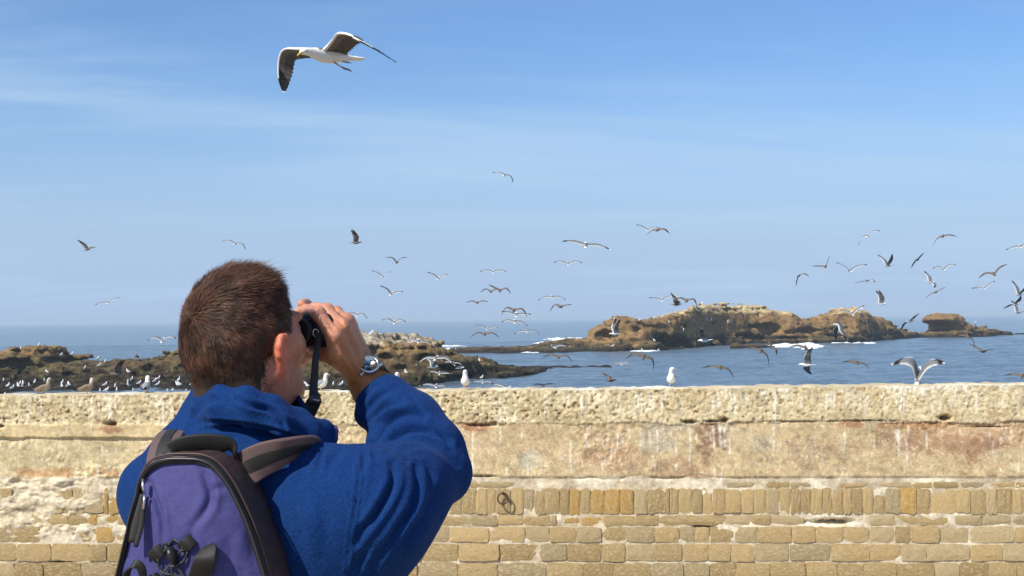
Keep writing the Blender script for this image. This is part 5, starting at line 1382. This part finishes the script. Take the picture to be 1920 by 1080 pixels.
# pose = elevation of (left arm, left hand, right arm, right hand) as seen in the picture
BIRDS = [
 (165, 467, 78, b, 65, (52, 60, 6, 14), 'brown gull alone in the sky above the left end of the wall, one wing raised', 0, 0),
 (441, 457, 76, g, 90, (22, -12, 6, -45), 'arched gull flying just above the hair of the man', 0, 8),
 (203, 567, 78, g, 100, (-8, -12, 30, 20), 'tilted gull low in the sky left of the man head', 0, 0),
 (305, 638, 62, g, 90, (25, -22, 32, -12), 'white bellied gull with drooped tips over the sea beside the man head', 0, 0),
 (667, 455, 74, b, 15, (66, 72, 66, 72), 'gull with one dark wing held straight up, nearest above the raised hands', 0, 0),
 (744, 492, 82, b, 85, (52, 8, 44, 10), 'brown gull with wings in a wide notched V right of the upright winged gull', 0, 0),
 (717, 518, 84, g, 88, (38, 24, 34, 12), 'pale gull in a shallow V just below the notched V brown gull', 0, 0),
 (822, 522, 80, g, 80, (40, 32, 28, 18), 'thin winged gull in an open V alone between two groups left of the middle', 0, 0),
 (734, 551, 74, g, 80, (52, 40, 12, 14), 'grey gull with one steep and one level wing above the sea right of the hand', 0, 0),
 (925, 510, 74, g, 90, (16, -6, 14, -8), 'small white gull gliding flat above the crossing brown pair', 0, 0),
 (1065, 495, 66, g, 90, (22, -6, 20, -10), 'small gliding gull directly below the long flat winged one', 0, 0),
 (1098, 460, 42, g, 88, (6, 0, 8, -4), 'long winged white gull gliding almost flat in the middle sky', 0, 10),
 (947, 328, 80, g, 70, (16, 2, -16, -58), 'single gull with one hanging dark wing tip high over the middle', 0, 6),
 (1214, 430, 84, g, 75, (30, 28, 14, 6), 'pale gull half hidden behind the dark gull high right of the middle', 0, 0),
 (1234, 431, 76, b, 60, (-6, -34, 2, -30), 'dark brown gull overlapping a pale one high right of the middle', 0, 0),
 (920, 547, 88, b, 100, (34, -30, 26, 0), 'left brown bird of the crossing pair in the middle', 0, 0),
 (938, 545, 80, b, 80, (20, 30, 34, -36), 'right brown bird of the crossing pair in the middle', 0, 8),
 (895, 568, 92, b, 90, (22, -10, 22, -6), 'small brown gull just left below the crossing pair', 0, 0),
 (1035, 557, 68, g, 92, (-4, -22, -2, -22), 'white backed gull gliding with lowered wings above the dark arched one', 0, 0),
 (1052, 575, 72, b, 60, (20, -52, 8, 12), 'dark arched gull with one curled wing left of the islet', 0, 0),
 (964, 582, 64, b, 80, (26, -56, 12, -52), 'large brown arched gull over the horizon in the middle', 0, 0),
 (968, 590, 66, g, 90, (26, 20, -6, 0), 'thin grey gull passing just behind the large brown arched one', 0, -6),
 (670, 590, 86, g, 90, (22, -10, 8, -46), 'dark arched gull touching the knuckles of the raised hand', 0, 0),
 (739, 604, 80, g, 90, (30, 0, 22, -14), 'white bellied gull over the sea right of the raised hand', 0, 0),
 (965, 603, 72, g, 90, (12, -10, -6, -32), 'white gull crossing the horizon below the large brown arched one', 0, 0),
 (914, 617, 84, g, 85, (28, 20, 12, 6), 'small white gull right above the tan bird over the reef gap', 0, 0),
 (909, 627, 68, b, 90, (14, -32, 12, -32), 'tan brown gull seen from behind over the reef gap', 0, 0),
 (988, 621, 72, g, 92, (0, -16, -4, -38), 'white gull with sloping wings just above the breaking surf', 0, -4),
 (1038, 650, 66, g, 110, (50, 34, 6, 0), 'gull with one raised dark wing over the low skerry', 0, 0),
 (1047, 670, 64, b, 90, (22, -16, 14, -46), 'brown winged gull low over the water left of the islet', 0, 0),
 (784, 640, 64, g, 92, (8, 0, -6, -16), 'wide winged white gull skimming the crest of the reef', 0, 4),
 (818, 672, 48, g, 80, (2, -34, 0, -36), 'large white gull with bowed wings against the brown reef face', 0, 0),
 (812, 688, 72, g, 30, (60, 20, 40, 8), 'white gull flapping beneath the bowed winged one at the reef', 0, 0),
 (824, 700, 84, g, 90, (16, 6, -2, 4), 'white gull turning low beside the flapping one', 0, 0),
 (954, 729, 54, g, 75, (26, 12, -26, -32), 'gull flying low just above the wall right of the elbow', 0, 0),
 (1019, 723, 96, b, 90, (14, 0, 18, 12), 'tiny brown gull low over the water right of the low flyer', 0, 0),
 (818, 724, 62, g, 90, (14, -4, 0, -62), 'gull skimming the wall top between cuff and standing white gull', 0, 0),
 (905, 716, 88, g, 90, (2, 0, 2, -2), 'thin gull skimming the water beside the white standing gull', 0, 0),
 (850, 681, 92, g, 90, (16, -10, 0, -34), 'small gull above the tip of the reef', 0, 0),
 (862, 690, 100, g, 0, (10, 0, 10, 0), 'tiny white gull against the low end of the reef', 0, 0),
 (685, 656, 90, g, 40, (40, 30, -20, -24), 'white gull rising off the reef beside the wrist', 0, 0),
 (221, 701, 52, b, 200, (48, 40, 48, 40), 'grey brown gull gliding low over the dark mud on the left', 0, 0),
 (1154, 626, 66, g, 200, (70, 76, 70, 78), 'white gull with a wing held high before the left tip of the islet', 0, 0),
 (1207, 669, 56, b, 80, (20, -20, -20, -84), 'brown gull with a hanging wing just below the islet foot', 0, 0),
 (1351, 689, 60, b, 80, (8, -2, -20, -54), 'brown grey gull low over open water below the middle of the islet', 0, 0),
 (1427, 658, 62, b, 75, (20, 14, -46, -78), 'brown and white gull diving beside the small flat rock', 0, 0),
 (1447, 650, 84, b, 40, (58, 50, -30, -60), 'dark winged gull just left of the white surf', 0, 0),
 (1510, 652, 66, b, 80, (16, 0, -62, -80), 'small dark gull in front of the white surf', 0, 0),
 (1514, 684, 52, g, 170, (56, 70, -36, -34), 'white headed gull banking steeply low over the water right of the islet surf', 0, 0),
 (1606, 680, 70, b, 90, (8, 4, -10, -40), 'brown gull gliding low between the banking gull and the landing gull', 0, 0),
 (1145, 714, 74, b, 20, (34, 30, 10, 0), 'mottled brown gull low over the water near the wall right of the middle', 0, 0),
 (1526, 724, 66, b, 0, (6, 2, 6, 0), 'dark gull just clearing the wall top below the banking gull', 0, 0),
 (1707, 602, 66, g, 40, (-18, -70, 44, 18), 'white gull beating its wings between the two islets', 0, 0),
 (1652, 570, 72, g, 5, (72, 78, 72, 78), 'white gull with upright grey wing above the gap in the islets', 0, 0),
 (1598, 588, 70, g, 90, (22, 16, 42, 40), 'white gull in a V in front of the islet hump', 0, 0),
 (1573, 609, 58, g, 210, (-60, -72, -60, -72), 'white headed gull with lowered wing before the brown cliff of the islet', 0, 0),
 (1323, 638, 54, g, 150, (34, 36, -20, -24), 'long white gull slanting across the dark cave of the islet', 0, 0),
 (1241, 562, 76, g, 88, (10, 14, 24, 22), 'pale gull with thin wings left of the small dark one above the islet', 0, 0),
 (1268, 571, 76, b, 10, (60, 64, 20, 10), 'small dark gull between two others above the islet', 0, 0),
 (1288, 564, 74, b, 70, (22, -20, 24, -56), 'brown arched gull over the highest point of the islet', 0, 6),
 (1498, 517, 84, b, 60, (-66, -84, 20, -24), 'small dark gull lowest left of the right hand flock', 0, 0),
 (1548, 500, 76, b, 70, (2, 8, 68, 70), 'dark gull with one level and one upright wing left in the flock', 0, 0),
 (1594, 507, 54, g, 92, (34, 26, 28, 14), 'white gull with the widest shallow V in the right hand flock', 0, 0),
 (1664, 498, 66, g, 30, (54, 48, 54, 44), 'white gull gliding with wings swept up right beside the widest V', 0, 0),
 (1625, 526, 76, g, 40, (-10, -14, 4, -28), 'pale gull with drooping right wing below the widest V', 0, 0),
 (1627, 442, 66, g, 70, (-22, -72, 40, 4), 'white bodied gull with kinked wings highest left in the flock', 0, 0),
 (1768, 443, 74, b, 65, (-26, -60, 8, -8), 'dark gull with a long hanging wing highest in the flock', 0, 0),
 (1720, 487, 92, b, 50, (-44, -74, 50, 30), 'dark brown gull seen edge on in the middle of the flock', 0, 0),
 (1770, 504, 76, g, 90, (20, -12, 40, 6), 'white gull in an M below the highest dark gull', 0, 0),
 (1745, 529, 72, g, 15, (58, 60, -20, -40), 'white bellied gull with a dark raised left wing in the flock', 0, 0),
 (1755, 548, 86, b, 60, (-26, -30, 28, 30), 'small dark gull just below the white bellied one', 0, 0),
 (1864, 514, 62, b, 80, (8, -30, 56, 36), 'grey brown gull with bent wings near the right edge', 0, 0),
 (1846, 540, 76, g, 80, (0, 0, 34, 44), 'thin winged grey gull below the bent winged one near the right edge', 0, 0),
 (1913, 462, 64, g, 80, (-14, -12, 20, 10), 'gull cut off by the right edge of the sky', 0, 0),
 (1911, 552, 64, g, 30, (70, 74, 40, 30), 'topmost of the three white gulls close together at the right edge', 0, 0),
 (1903, 570, 70, g, 20, (-10, -30, 34, 30), 'middle of the three white gulls close together at the right edge', 0, 0),
 (1908, 586, 76, g, 20, (66, 72, 4, 0), 'lowest of the three white gulls close together at the right edge', 0, 0),
 (1815, 631, 74, b, 85, (10, 4, -40, -80), 'pale headed brown gull in front of the low right rock ledge', 0, 0),
 (1843, 659, 70, b, 40, (28, 30, 12, 0), 'brown gull low over the water below the right rock ledge', 0, 0),
 (1918, 705, 60, b, 60, (10, 0, -20, -50), 'dark gull cut off by the right edge above the water', 0, 0),
 (1165, 682, 110, g, 90, (12, -4, 14, 2), 'faint far gull over the water below the left tip of the islet', 0, 0),
 (490, 494, 96, g, 90, (10, 0, 20, 10), 'faint small gull behind the tips of the man hair', 0, 0),
]
hash_ = lambda v: (v * 7919 % 101) / 101
for (px, py, D, kind, yaw, pose, label, pitch, bank) in BIRDS:
    tilt = pitch or (16 if 55 < yaw < 125 else 0) + (hash_(px) * 10 - 5)
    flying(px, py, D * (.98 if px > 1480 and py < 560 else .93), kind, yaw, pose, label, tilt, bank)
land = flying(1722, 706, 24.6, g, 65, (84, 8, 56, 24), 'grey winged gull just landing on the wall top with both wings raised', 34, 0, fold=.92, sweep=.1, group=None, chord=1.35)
for s_ in (-1, 1):
    lg = MB().add(*tube([(-.02, .022 * s_, -.05), (-.015, .022 * s_, -.13), (-.005, .022 * s_, -.185)], [.008, .005, .004], 6)).build('leg', m_leg)
    lg.parent = land

# ---- the big gull close by
def big_gull():
    D = 12.0
    root = empty('gull', P(630, 100, D)); tag(root, 'large white gull with yellow bill flying close overhead above the man', 'gull')
    q = lambda x, y, d=0: P(x, y, D + d)
    # body, tail to bill, as one skin
    st = [(677, 111, .30, 3.0, 15), (668, 110.5, .27, 3.6, 15), (655, 108.5, .22, 5.5, 11), (643, 107, .17, 8.5, 10), (632, 106, .12, 11.5, 12), (620, 105.5, .06, 13.3, 13), (607, 104, .0, 13.6, 13), (595, 101, -.05, 12.0, 11.5), (584, 98, -.10, 9.0, 9),
          (578, 96.8, -.13, 7.6, 8), (572, 96.2, -.155, 7.0, 7.6), (567, 97.2, -.18, 5.8, 6.4), (563.5, 99.3, -.195, 3.2, 3.6)]
    ctr = catmull([q(a, b, c) for a, b, c, _, _ in st], 60); rz = catmull([(r, 0, 0) for *_, r, _ in st], 60)[:, 0] / 222; ry = catmull([(r, 0, 0) for *_, r in st], 60)[:, 0] / 222
    T = np.gradient(ctr, axis=0); T /= np.linalg.norm(T, axis=1)[:, None]
    mb = MB(); V = []; C = []; seg = 28
    for i, c_ in enumerate(ctr):
        up = np.array((0, 0, 1.0)); up = up - T[i] * (up @ T[i]); up /= np.linalg.norm(up); sd = np.cross(T[i], up)
        for j in range(seg):
            a = 2 * np.pi * j / seg; V.append(c_ + sd * ry[i] * math.cos(a) + up * rz[i] * math.sin(a))
            col = WHITE * (1 - .04 * ((i * 7 + j * 3) % 5) / 5)
            if math.sin(a) > .55 and 8 < i < 36: col = GREY
            C.append(col)
    F = [(i * seg + j, i * seg + (j + 1) % seg, (i + 1) * seg + (j + 1) % seg, (i + 1) * seg + j) for i in range(59) for j in range(seg)] + [tuple(range(seg))[::-1], tuple(59 * seg + j for j in range(seg))]
    mb.add(V, F, 0, np.array(C)).build('body', m_feather, root, cols=True)
    # bill, eye
    V, F = tube([q(566, 98.5, -.195), q(562, 100.5, -.21), q(559, 102.5, -.222), q(557.6, 105, -.228)], [.0150, .0120, .0098, .0035], 12, flat=.7); bl = MB().add(V, F).build('bill', m_bill, root)
    V, F = tube([q(559.6, 104, -.224), q(558.4, 105.4, -.228)], [.004, .003], 8); MB().add(V, F).build('gonys_spot', M('red_spot', (.5, .05, .02), .5), bl)
    V, F = tube([q(575.6, 95.3, -.185), q(575.4, 95.35, -.192)], [.0062, .0058], 12); MB().add(V, F).build('eye', m_eye, root)
    def wing(st, name, tipcol=True, nfe=(0, 0)):
        """st rows: leading edge px,py,depth | trailing edge px,py,depth | thickness"""
        n = 70; L = catmull([q(*r[:3]) for r in st], n); Tr = catmull([q(*r[3:6]) for r in st], n); th = catmull([(r[6], 0, 0) for r in st], n)[:, 0]
        nc = 16; V = []; C = []
        for i in range(n):
            sp = L[min(i + 1, n - 1)] - L[max(i - 1, 0)]; ch = Tr[i] - L[i]; nn = np.cross(sp, ch); nn /= np.linalg.norm(nn) + 1e-9
            if nn @ (CAM - L[i]) > 0: nn = -nn       # nn points to the upper side, away from us
            s = i / (n - 1)
            sc = 1 + .035 * math.sin(s * (95 if s > .45 else 120)) * (1 if s > .2 else 0)
            for top in (1, 0):
                for c_ in (np.linspace(0, 1, nc) if top else np.linspace(1, 0, nc)):
                    cc = c_ * (sc if c_ > .8 else 1)
                    cam_ = .10 * np.linalg.norm(ch) * math.sin(math.pi * min(1, c_)) * .6
                    tk = th[i] * (1 - c_) ** .6 * (c_ > .01)
                    rib = .0016 * math.sin(s * 95 + c_ * 4) * (c_ > .35)
                    V.append(L[i] + ch * cc + nn * (cam_ + (tk if top else -tk * .5) + (.0012 if top else -.0012) + rib))
                    tip = s > .78 - .12 * (1 - c_)
                    if top: col = BLACK if tip else (WHITE if c_ < .08 or c_ > .88 else GREY)
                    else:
                        col = WHITE if c_ < .10 and s < .8 else (BLACK * 1.3 if tip else np.array((.085, .078, .075)) * (1.0 + .2 * math.sin(s * 95 + c_ * 4)) if c_ > .42 else np.array((.14, .13, .122)))  # underwing coloured dark to carry its shade; black tips are plumage
                    if s > .985 and st[0][2] > 0: col = WHITE * .7
                    C.append(col)
        k = nc * 2
        F = [(i * k + j, i * k + (j + 1) % k, (i + 1) * k + (j + 1) % k, (i + 1) * k + j) for i in range(n - 1) for j in range(k)] + [tuple(range(k)), tuple((n - 1) * k + j for j in range(k))[::-1]]
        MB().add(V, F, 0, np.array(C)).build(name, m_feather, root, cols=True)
    # far wing: out behind the head and down
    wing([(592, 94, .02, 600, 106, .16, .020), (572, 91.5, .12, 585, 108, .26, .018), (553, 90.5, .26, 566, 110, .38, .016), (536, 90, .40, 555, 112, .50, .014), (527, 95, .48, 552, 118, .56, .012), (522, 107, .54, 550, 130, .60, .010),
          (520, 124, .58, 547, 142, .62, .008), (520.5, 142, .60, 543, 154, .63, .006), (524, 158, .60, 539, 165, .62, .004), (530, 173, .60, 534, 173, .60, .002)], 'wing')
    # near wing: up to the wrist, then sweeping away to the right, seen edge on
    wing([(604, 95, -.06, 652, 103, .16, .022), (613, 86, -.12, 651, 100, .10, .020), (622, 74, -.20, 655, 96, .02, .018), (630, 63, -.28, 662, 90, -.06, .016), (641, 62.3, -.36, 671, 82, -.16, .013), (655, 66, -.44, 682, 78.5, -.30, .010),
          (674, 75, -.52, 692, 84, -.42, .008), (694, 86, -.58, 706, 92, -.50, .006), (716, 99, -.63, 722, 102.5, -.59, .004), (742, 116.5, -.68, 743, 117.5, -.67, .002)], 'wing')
    # feet trailing below
    for pts, foot in (([(627, 117, .02), (633, 121, .05), (639, 125, .08)], [(639, 124.5, .08), (646, 128.5, .10), (654, 131, .12), (660.5, 134.5, .13)]), ([(641, 114, .14), (645, 116, .16), (648, 117, .18)], [(647, 116, .17), (652, 117, .19), (660, 118.5, .21)])):
        V, F = tube([q(*p) for p in pts], [.010, .007, .006], 8); lg = MB().add(V, F).build('leg', m_leg, root)
        fp_ = [q(*p) for p in foot]; V, F = tube(fp_, [.008, .016, .015, .003][:len(fp_)] if len(fp_) == 4 else [.008, .014, .003], 10, flat=.45); MB().add(V, F).build('foot', M('web_foot', (.16, .075, .055), .6), lg)
big_gull()

# ---- gulls standing on the wall
def standing(px, py_foot, h_px, kind, yaw, label, head_yaw=0, Y=24.45, detail=True, group=None, lean=0.0):
    base = P(px, py_foot, Y); Hh = h_px * Y / FPX; sc = Hh / .43
    root = empty('gull', base); M4 = np.eye(4); M4[:3, :3] = rot(yaw, 0, 0) * sc; M4[:3, 3] = base; root.matrix_world = Matrix(M4.tolist())
    th = head_yaw
    st = [(-.235, .155, .012, .008), (-.20, .165, .026, .016), (-.15, .180, .042, .034), (-.09, .192, .060, .060), (-.02, .205, .072, .078), (.04, .225, .070, .078), (.075, .262, .056, .058), (.088, .300, .043, .043), (.092, .335, .036, .036), (.096, .368, .037, .036), (.106, .392, .035, .033), (.128, .398, .029, .027), (.148, .392, .014, .015)]
    pa = catmull([(a, 0, b_) for a, b_, _, _ in st], 34); ry = 1.16 * catmull([(c, 0, 0) for *_, c, _ in st], 34)[:, 0]; rz = catmull([(c, 0, 0) for *_, c in st], 34)[:, 0]
    def colf(t, s, c):
        if kind == 'brown':
            if t > .62: return np.array((.52, .46, .37)) * (.85 + .2 * s)
            k = (int(t * 34) * 3 + int((s + 1) * 4) * 5 + int((c + 1) * 3)) % 4
            return (BR1 * 1.5, BR2, BR1 * 1.9, BR2 * 1.35)[k] if s > -.3 else np.array((.36, .29, .21))
        if s > -.15 and .06 < t < .55: return np.array((.27, .28, .29)) if kind == 'mid' else GREY * 1.5
        if t < .06: return BLACK
        return WHITE
    V, F, C = loft_body(pa, ry, rz, 18, colf)
    V = np.array(V)
    if head_yaw:                                     # turn the head on the neck
        w = sstep(.30, .36, V[:, 2]); a = R(head_yaw) * w; ox = .095
        x, y = V[:, 0] - ox, V[:, 1]; V[:, 0] = ox + x * np.cos(a) - y * np.sin(a); V[:, 1] = x * np.sin(a) + y * np.cos(a)
    MB().add(V, F, 0, C).build('body', m_feather, None, cols=True).parent = root
    def tn(p):
        x, y, z = p; a = R(head_yaw); return (.095 + (x - .095) * math.cos(a) - y * math.sin(a), (x - .095) * math.sin(a) + y * math.cos(a), z)
    bc = m_bill if kind != 'brown' else M('dark_bill', (.05, .04, .035), .5)
    V, F = tube([tn(p) for p in ((.145, 0, .393), (.17, 0, .388), (.188, 0, .382), (.196, 0, .372))], [.012, .0095, .009, .003], 8, flat=.6); MB().add(V, F).build('bill', bc, None).parent = root
    for s in (-1, 1):
        V, F = tube([tn((.122, s * .026, .402)), tn((.122, s * .031, .402))], [.006, .005], 8); MB().add(V, F).build('eye', m_eye, None).parent = root
        V, F = tube([(.0, s * .028, .150), (.004, s * .028, .09), (-.004, s * .028, .010)], [.013, .0058, .0055], 7); lg = MB().add(V, F).build('leg', m_leg, None); lg.parent = root
        mb = MB(); mb.add([(-.01, s * .028, .004), (.055, s * .028 - .025, .003), (.062, s * .028, .004), (.055, s * .028 + .025, .003), (-.01, s * .028, .014), (.05, s * .028, .010)], [(0, 1, 2), (0, 2, 3), (4, 2, 1), (4, 3, 2), (0, 4, 1), (0, 3, 4)])
        mb.build('foot', m_leg, None, smooth=False).parent = lg
        # folded wing with dark primaries along the flank
        pw = catmull([(.055, s * .060, .245), (0, s * .074, .225), (-.08, s * .070, .205), (-.15, s * .050, .185), (-.215, s * .026, .170), (-.275, s * .012, .160)], 16)
        rr = np.interp(np.linspace(0, 1, 16), [0, .2, .5, .75, 1], [.012, .046, .044, .024, .004])
        V, F = tube(pw, rr, 10, flat=.28, N=(0, 0, 1)); cw = np.zeros((len(V), 3))
        for i in range(16):
            t = i / 15
            for j in range(10):
                c = (GREY * 1.5 if kind != 'mid' else np.array((.27, .28, .29))) if t < .66 else BLACK
                if kind != 'brown' and .60 < t < .66: c = WHITE
                if kind == 'brown': c = (BR1 * 1.5, BR2, BR2 * 1.3, BR1)[(i * 3 + j * 2) % 4] if t < .7 else BR3
                cw[i * 10 + j] = c
        MB().add(V, F, 0, cw).build('wing', m_feather, None, cols=True).parent = root
    tag(root, label, 'gull', group); return root
SG = 'gulls standing on the wall top'
standing(82, 747, 39, 'brown', 12, 'mottled brown young gull standing on the wall at the far left', 0, group=SG)
standing(163, 746, 38, 'brown', 20, 'second mottled brown young gull on the wall, left of the grey backed one', 60, group=SG)
standing(274, 744, 40, 'mid', 88, 'grey backed gull seen from behind on the wall left of the blue collar', 0, group=SG)
standing(381, 743, 42, 'mid', 80, 'white headed gull on the wall, half hidden behind the blue collar', 10, group=SG)
standing(602, 740, 41, 'mid', -12, 'gull with pale grey wing on the wall right behind the binocular strap', 0, group=SG)
standing(744, 739, 42, 'grey', -80, 'gull on the wall whose white head shows above the blue cuff', 0, group=SG)
standing(873, 736.5, 44, 'grey', -92, 'white breasted gull facing us on the wall right of the raised sleeve', 10, group=SG)
standing(1259, 732.5, 45, 'grey', -96, 'white gull standing alone on the wall below the islet, head turned right', 88, group=SG)

# ---- birds resting on the rocks, far off
def perched_mesh(kind):
    st = [(-.22, .10, .010, .010), (-.14, .13, .045, .045), (-.03, .16, .072, .085), (.05, .20, .065, .075), (.085, .27, .042, .042), (.095, .32, .036, .036), (.115, .345, .032, .030), (.15, .340, .012, .012)]
    if kind == 'dark': st = [(-.20, .02, .03, .01), (-.10, .10, .05, .04), (-.02, .20, .07, .07), (.03, .32, .06, .06), (.04, .42, .034, .034), (.04, .52, .03, .03), (.07, .58, .028, .026), (.15, .59, .008, .008)]
    pa = catmull([(a, 0, c) for a, c, _, _ in st], 14); ry = catmull([(c, 0, 0) for *_, c, _ in st], 14)[:, 0]; rz = catmull([(c, 0, 0) for *_, c in st], 14)[:, 0]
    def colf(t, s, c):
        if kind == 'dark': return np.array((.02, .02, .022)) if not (s < -.5 and t < .5) else np.array((.3, .3, .28))
        if kind == 'brown': return BR2 * 1.3 if t < .6 else np.array((.45, .4, .33))
        return np.array((.45, .46, .48)) if (s > .3 and t < .5) else WHITE * 1.05
    V, F, C = loft_body(pa, ry, rz, 9, colf); mb = MB().add(V, F, 0, np.minimum(C, .9))
    for s in (-1, 1):
        V, F = tube([(0, .03 * s, .12), (0, .03 * s, -.02)], .009, 5); mb.add(V, F, 0, (.4, .3, .2))
    me = mb.mesh('gull_' + kind, cols=True); me.materials.append(m_feather); return me
PM = {k: perched_mesh(k) for k in ('white', 'dark', 'brown')}
rp_ = np.random.default_rng(77)
def perch(px, py, kind, label, group, bvh, yaw=None, size=1.15):
    d = P(px, py + 3, 100) - CAM; d /= np.linalg.norm(d)
    hit = bvh.ray_cast(Vector(CAM), Vector(d), 600)
    if hit[0] is None:
        for k in range(1, 12):
            d = P(px, py + 3 + k, 100) - CAM; d /= np.linalg.norm(d); hit = bvh.ray_cast(Vector(CAM), Vector(d), 600)
            if hit[0] is not None: break
    p = hit[0] if hit[0] is not None else None
    if p is None:
        dd = (1.68 - SEA) * FPX / (py + 4 - hor(px)); q = P(px, py + 4, dd); p = Vector((q[0], q[1], SEA + .02))
    o = bpy.data.objects.new('cormorant' if kind == 'dark' else 'gull', PM[kind]); COL.objects.link(o)
    o.location = (p[0], p[1], p[2] - .02); y = rp_.uniform(0, 360) if yaw is None else yaw
    o.rotation_euler = (0, 0, R(y)); s = size * rp_.uniform(.92, 1.08) * max(1.0, p[1] / 170); o.scale = (s, s, s)
    tag(o, label, 'cormorant' if kind == 'dark' else 'gull', group)
mudL = [(7, 714), (37, 720), (43, 719), (42, 725), (34, 724), (55, 724), (23, 728), (65, 717), (84, 714), (117, 717), (116, 724), (129, 721), (127, 724), (197, 722), (200, 732), (196, 734), (216, 725), (219, 732), (240, 717), (241, 723), (247, 712),
        (261, 719), (290, 715), (297, 710), (296, 721), (335, 713), (333, 722), (336, 720), (360, 721), (368, 717), (323, 734), (300, 739), (6, 743), (195, 741), (15, 724), (188, 735), (250, 734), (346, 737), (147, 741), (172, 742), (312, 736), (561, 724), (571, 719), (577, 725), (567, 726), (625, 721), (592, 728), (640, 722)]
for (x, y) in mudL: perch(x, y, 'white', 'small white gull standing on the dark mud at the foot of the reef', 'small white gulls on the dark mud', bvh_reef)
faceL = [(197, 678), (186, 685), (159, 690), (240, 697), (88, 697), (761, 698), (899, 676), (903, 708)]
labF = ['small white gull on the brown slope straight above the middle brown gull', 'tiny white gull on the slope just below left of the one on the upper ledge', 'white speck of a gull on the slope lower left of the tiny one', 'small white gull on the slope right of the low flying grey one',
        'small white gull on the slope straight above the far left brown gull', 'small white gull at the foot of the reef right of the blue cuff', 'small white gull standing near the tapering end of the reef', 'small white gull at the water edge right of the standing white gull']
for (x, y), l_ in zip(faceL, labF): perch(x, y, 'white', l_, None, bvh_reef)
crest = [(40, 655, 'white', 'white gull lying on the crest at the far left of the reef'), (73, 648, 'white', 'gull standing on the highest knob at the left of the reef'), (114, 666, 'white', 'white gull just right of the left knob on the reef crest'), (134, 665, 'white', 'small white gull second right of the left knob on the crest'),
         (183, 666, 'white', 'small white gull on the skyline of the reef before the grey water'), (261, 667, 'brown', 'gull on the low crest just left of the man head'), (696, 626, 'white', 'white gull standing on the pale top of the reef nearest the wrist'), (856, 658, 'brown', 'grey gull on the falling crest near the reef end')]
for x, y, k, l_ in crest: perch(x, y, k, l_, None, bvh_reef, size=1.3)
for x, y, l_ in ((709, 632, 'dark cormorant nearest the white gull on the reef top'), (719, 631, 'second dark cormorant on the pale reef top'), (736, 634, 'left bird of the middle cormorant pair on the reef top'), (743, 634, 'right bird of the middle cormorant pair on the reef top'),
                 (766, 637, 'tall dark cormorant on the edge of the reef top'), (780, 640, 'last dark cormorant before the flying gull on the reef top')): perch(x, y, 'dark', l_, 'cormorants on top of the reef', bvh_reef, yaw=150, size=.9)
isl = [(1152, 597, 'left of two white gulls on the overhanging tip of the islet'), (1159, 603, 'right of two white gulls on the overhanging tip of the islet'), (1199, 600, 'gull in the dip behind the islet tip'), (1228, 596, 'left gull of the pair on the islet crest'), (1242, 594, 'right gull of the pair on the islet crest'),
       (1255, 604, 'white gull just below the pair on the islet crest'), (1325, 600, 'left gull of the pair high on the islet slope'), (1333, 600, 'right gull of the pair high on the islet slope'), (1281, 619, 'white gull above the big dark cave of the islet'), (1313, 615, 'white gull upper right of the dark cave'),
       (1429, 605, 'white gull by the dark hollow right on the islet'), (1232, 626, 'upper white gull left of the dark cave'), (1227, 638, 'lower white gull left of the dark cave'), (1149, 648, 'white gull on the low olive ledge of the islet'), (1316, 569, 'gull on the highest skyline of the islet'),
       (1365, 604, 'gull in the middle of the tan slope'), (1205, 657, 'gull at the water line below the islet cave'), (1236, 657, 'gull at the water line right below the islet cave'), (1617, 577, 'gull on top of the right hump of the islet')]
for x, y, l_ in isl: perch(x, y, 'white', l_, 'gulls resting on the islet', bvh_isl, size=1.15)
# pole with a perched bird on the low right ledge
pp = P(1829, 618, 344); base_z = pp[2] - 1.2
mk = empty('marker_pole', (pp[0], pp[1], base_z)); tag(mk, 'thin dark marker pole on the low right ledge with a white bird on top', 'pole')
V, F = tube([(pp[0], pp[1], base_z), (pp[0], pp[1], base_z + 2.7)], [.10, .07], 8); MB().add(V, F).build('pole', M('weathered_post', (.06, .055, .05), .8), mk)
V, F = box((pp[0], pp[1], base_z + 2.0), (.22, .2, .45), bev=.05); MB().add(V, F).build('post_head', M('weathered_head', (.12, .13, .15), .8), mk, smooth=False)
o = bpy.data.objects.new('gull', PM['white']); COL.objects.link(o); o.location = (pp[0], pp[1], base_z + 2.68); o.scale = (1.6, 1.6, 1.6); tag(o, 'white gull perched on the thin marker pole', 'gull')
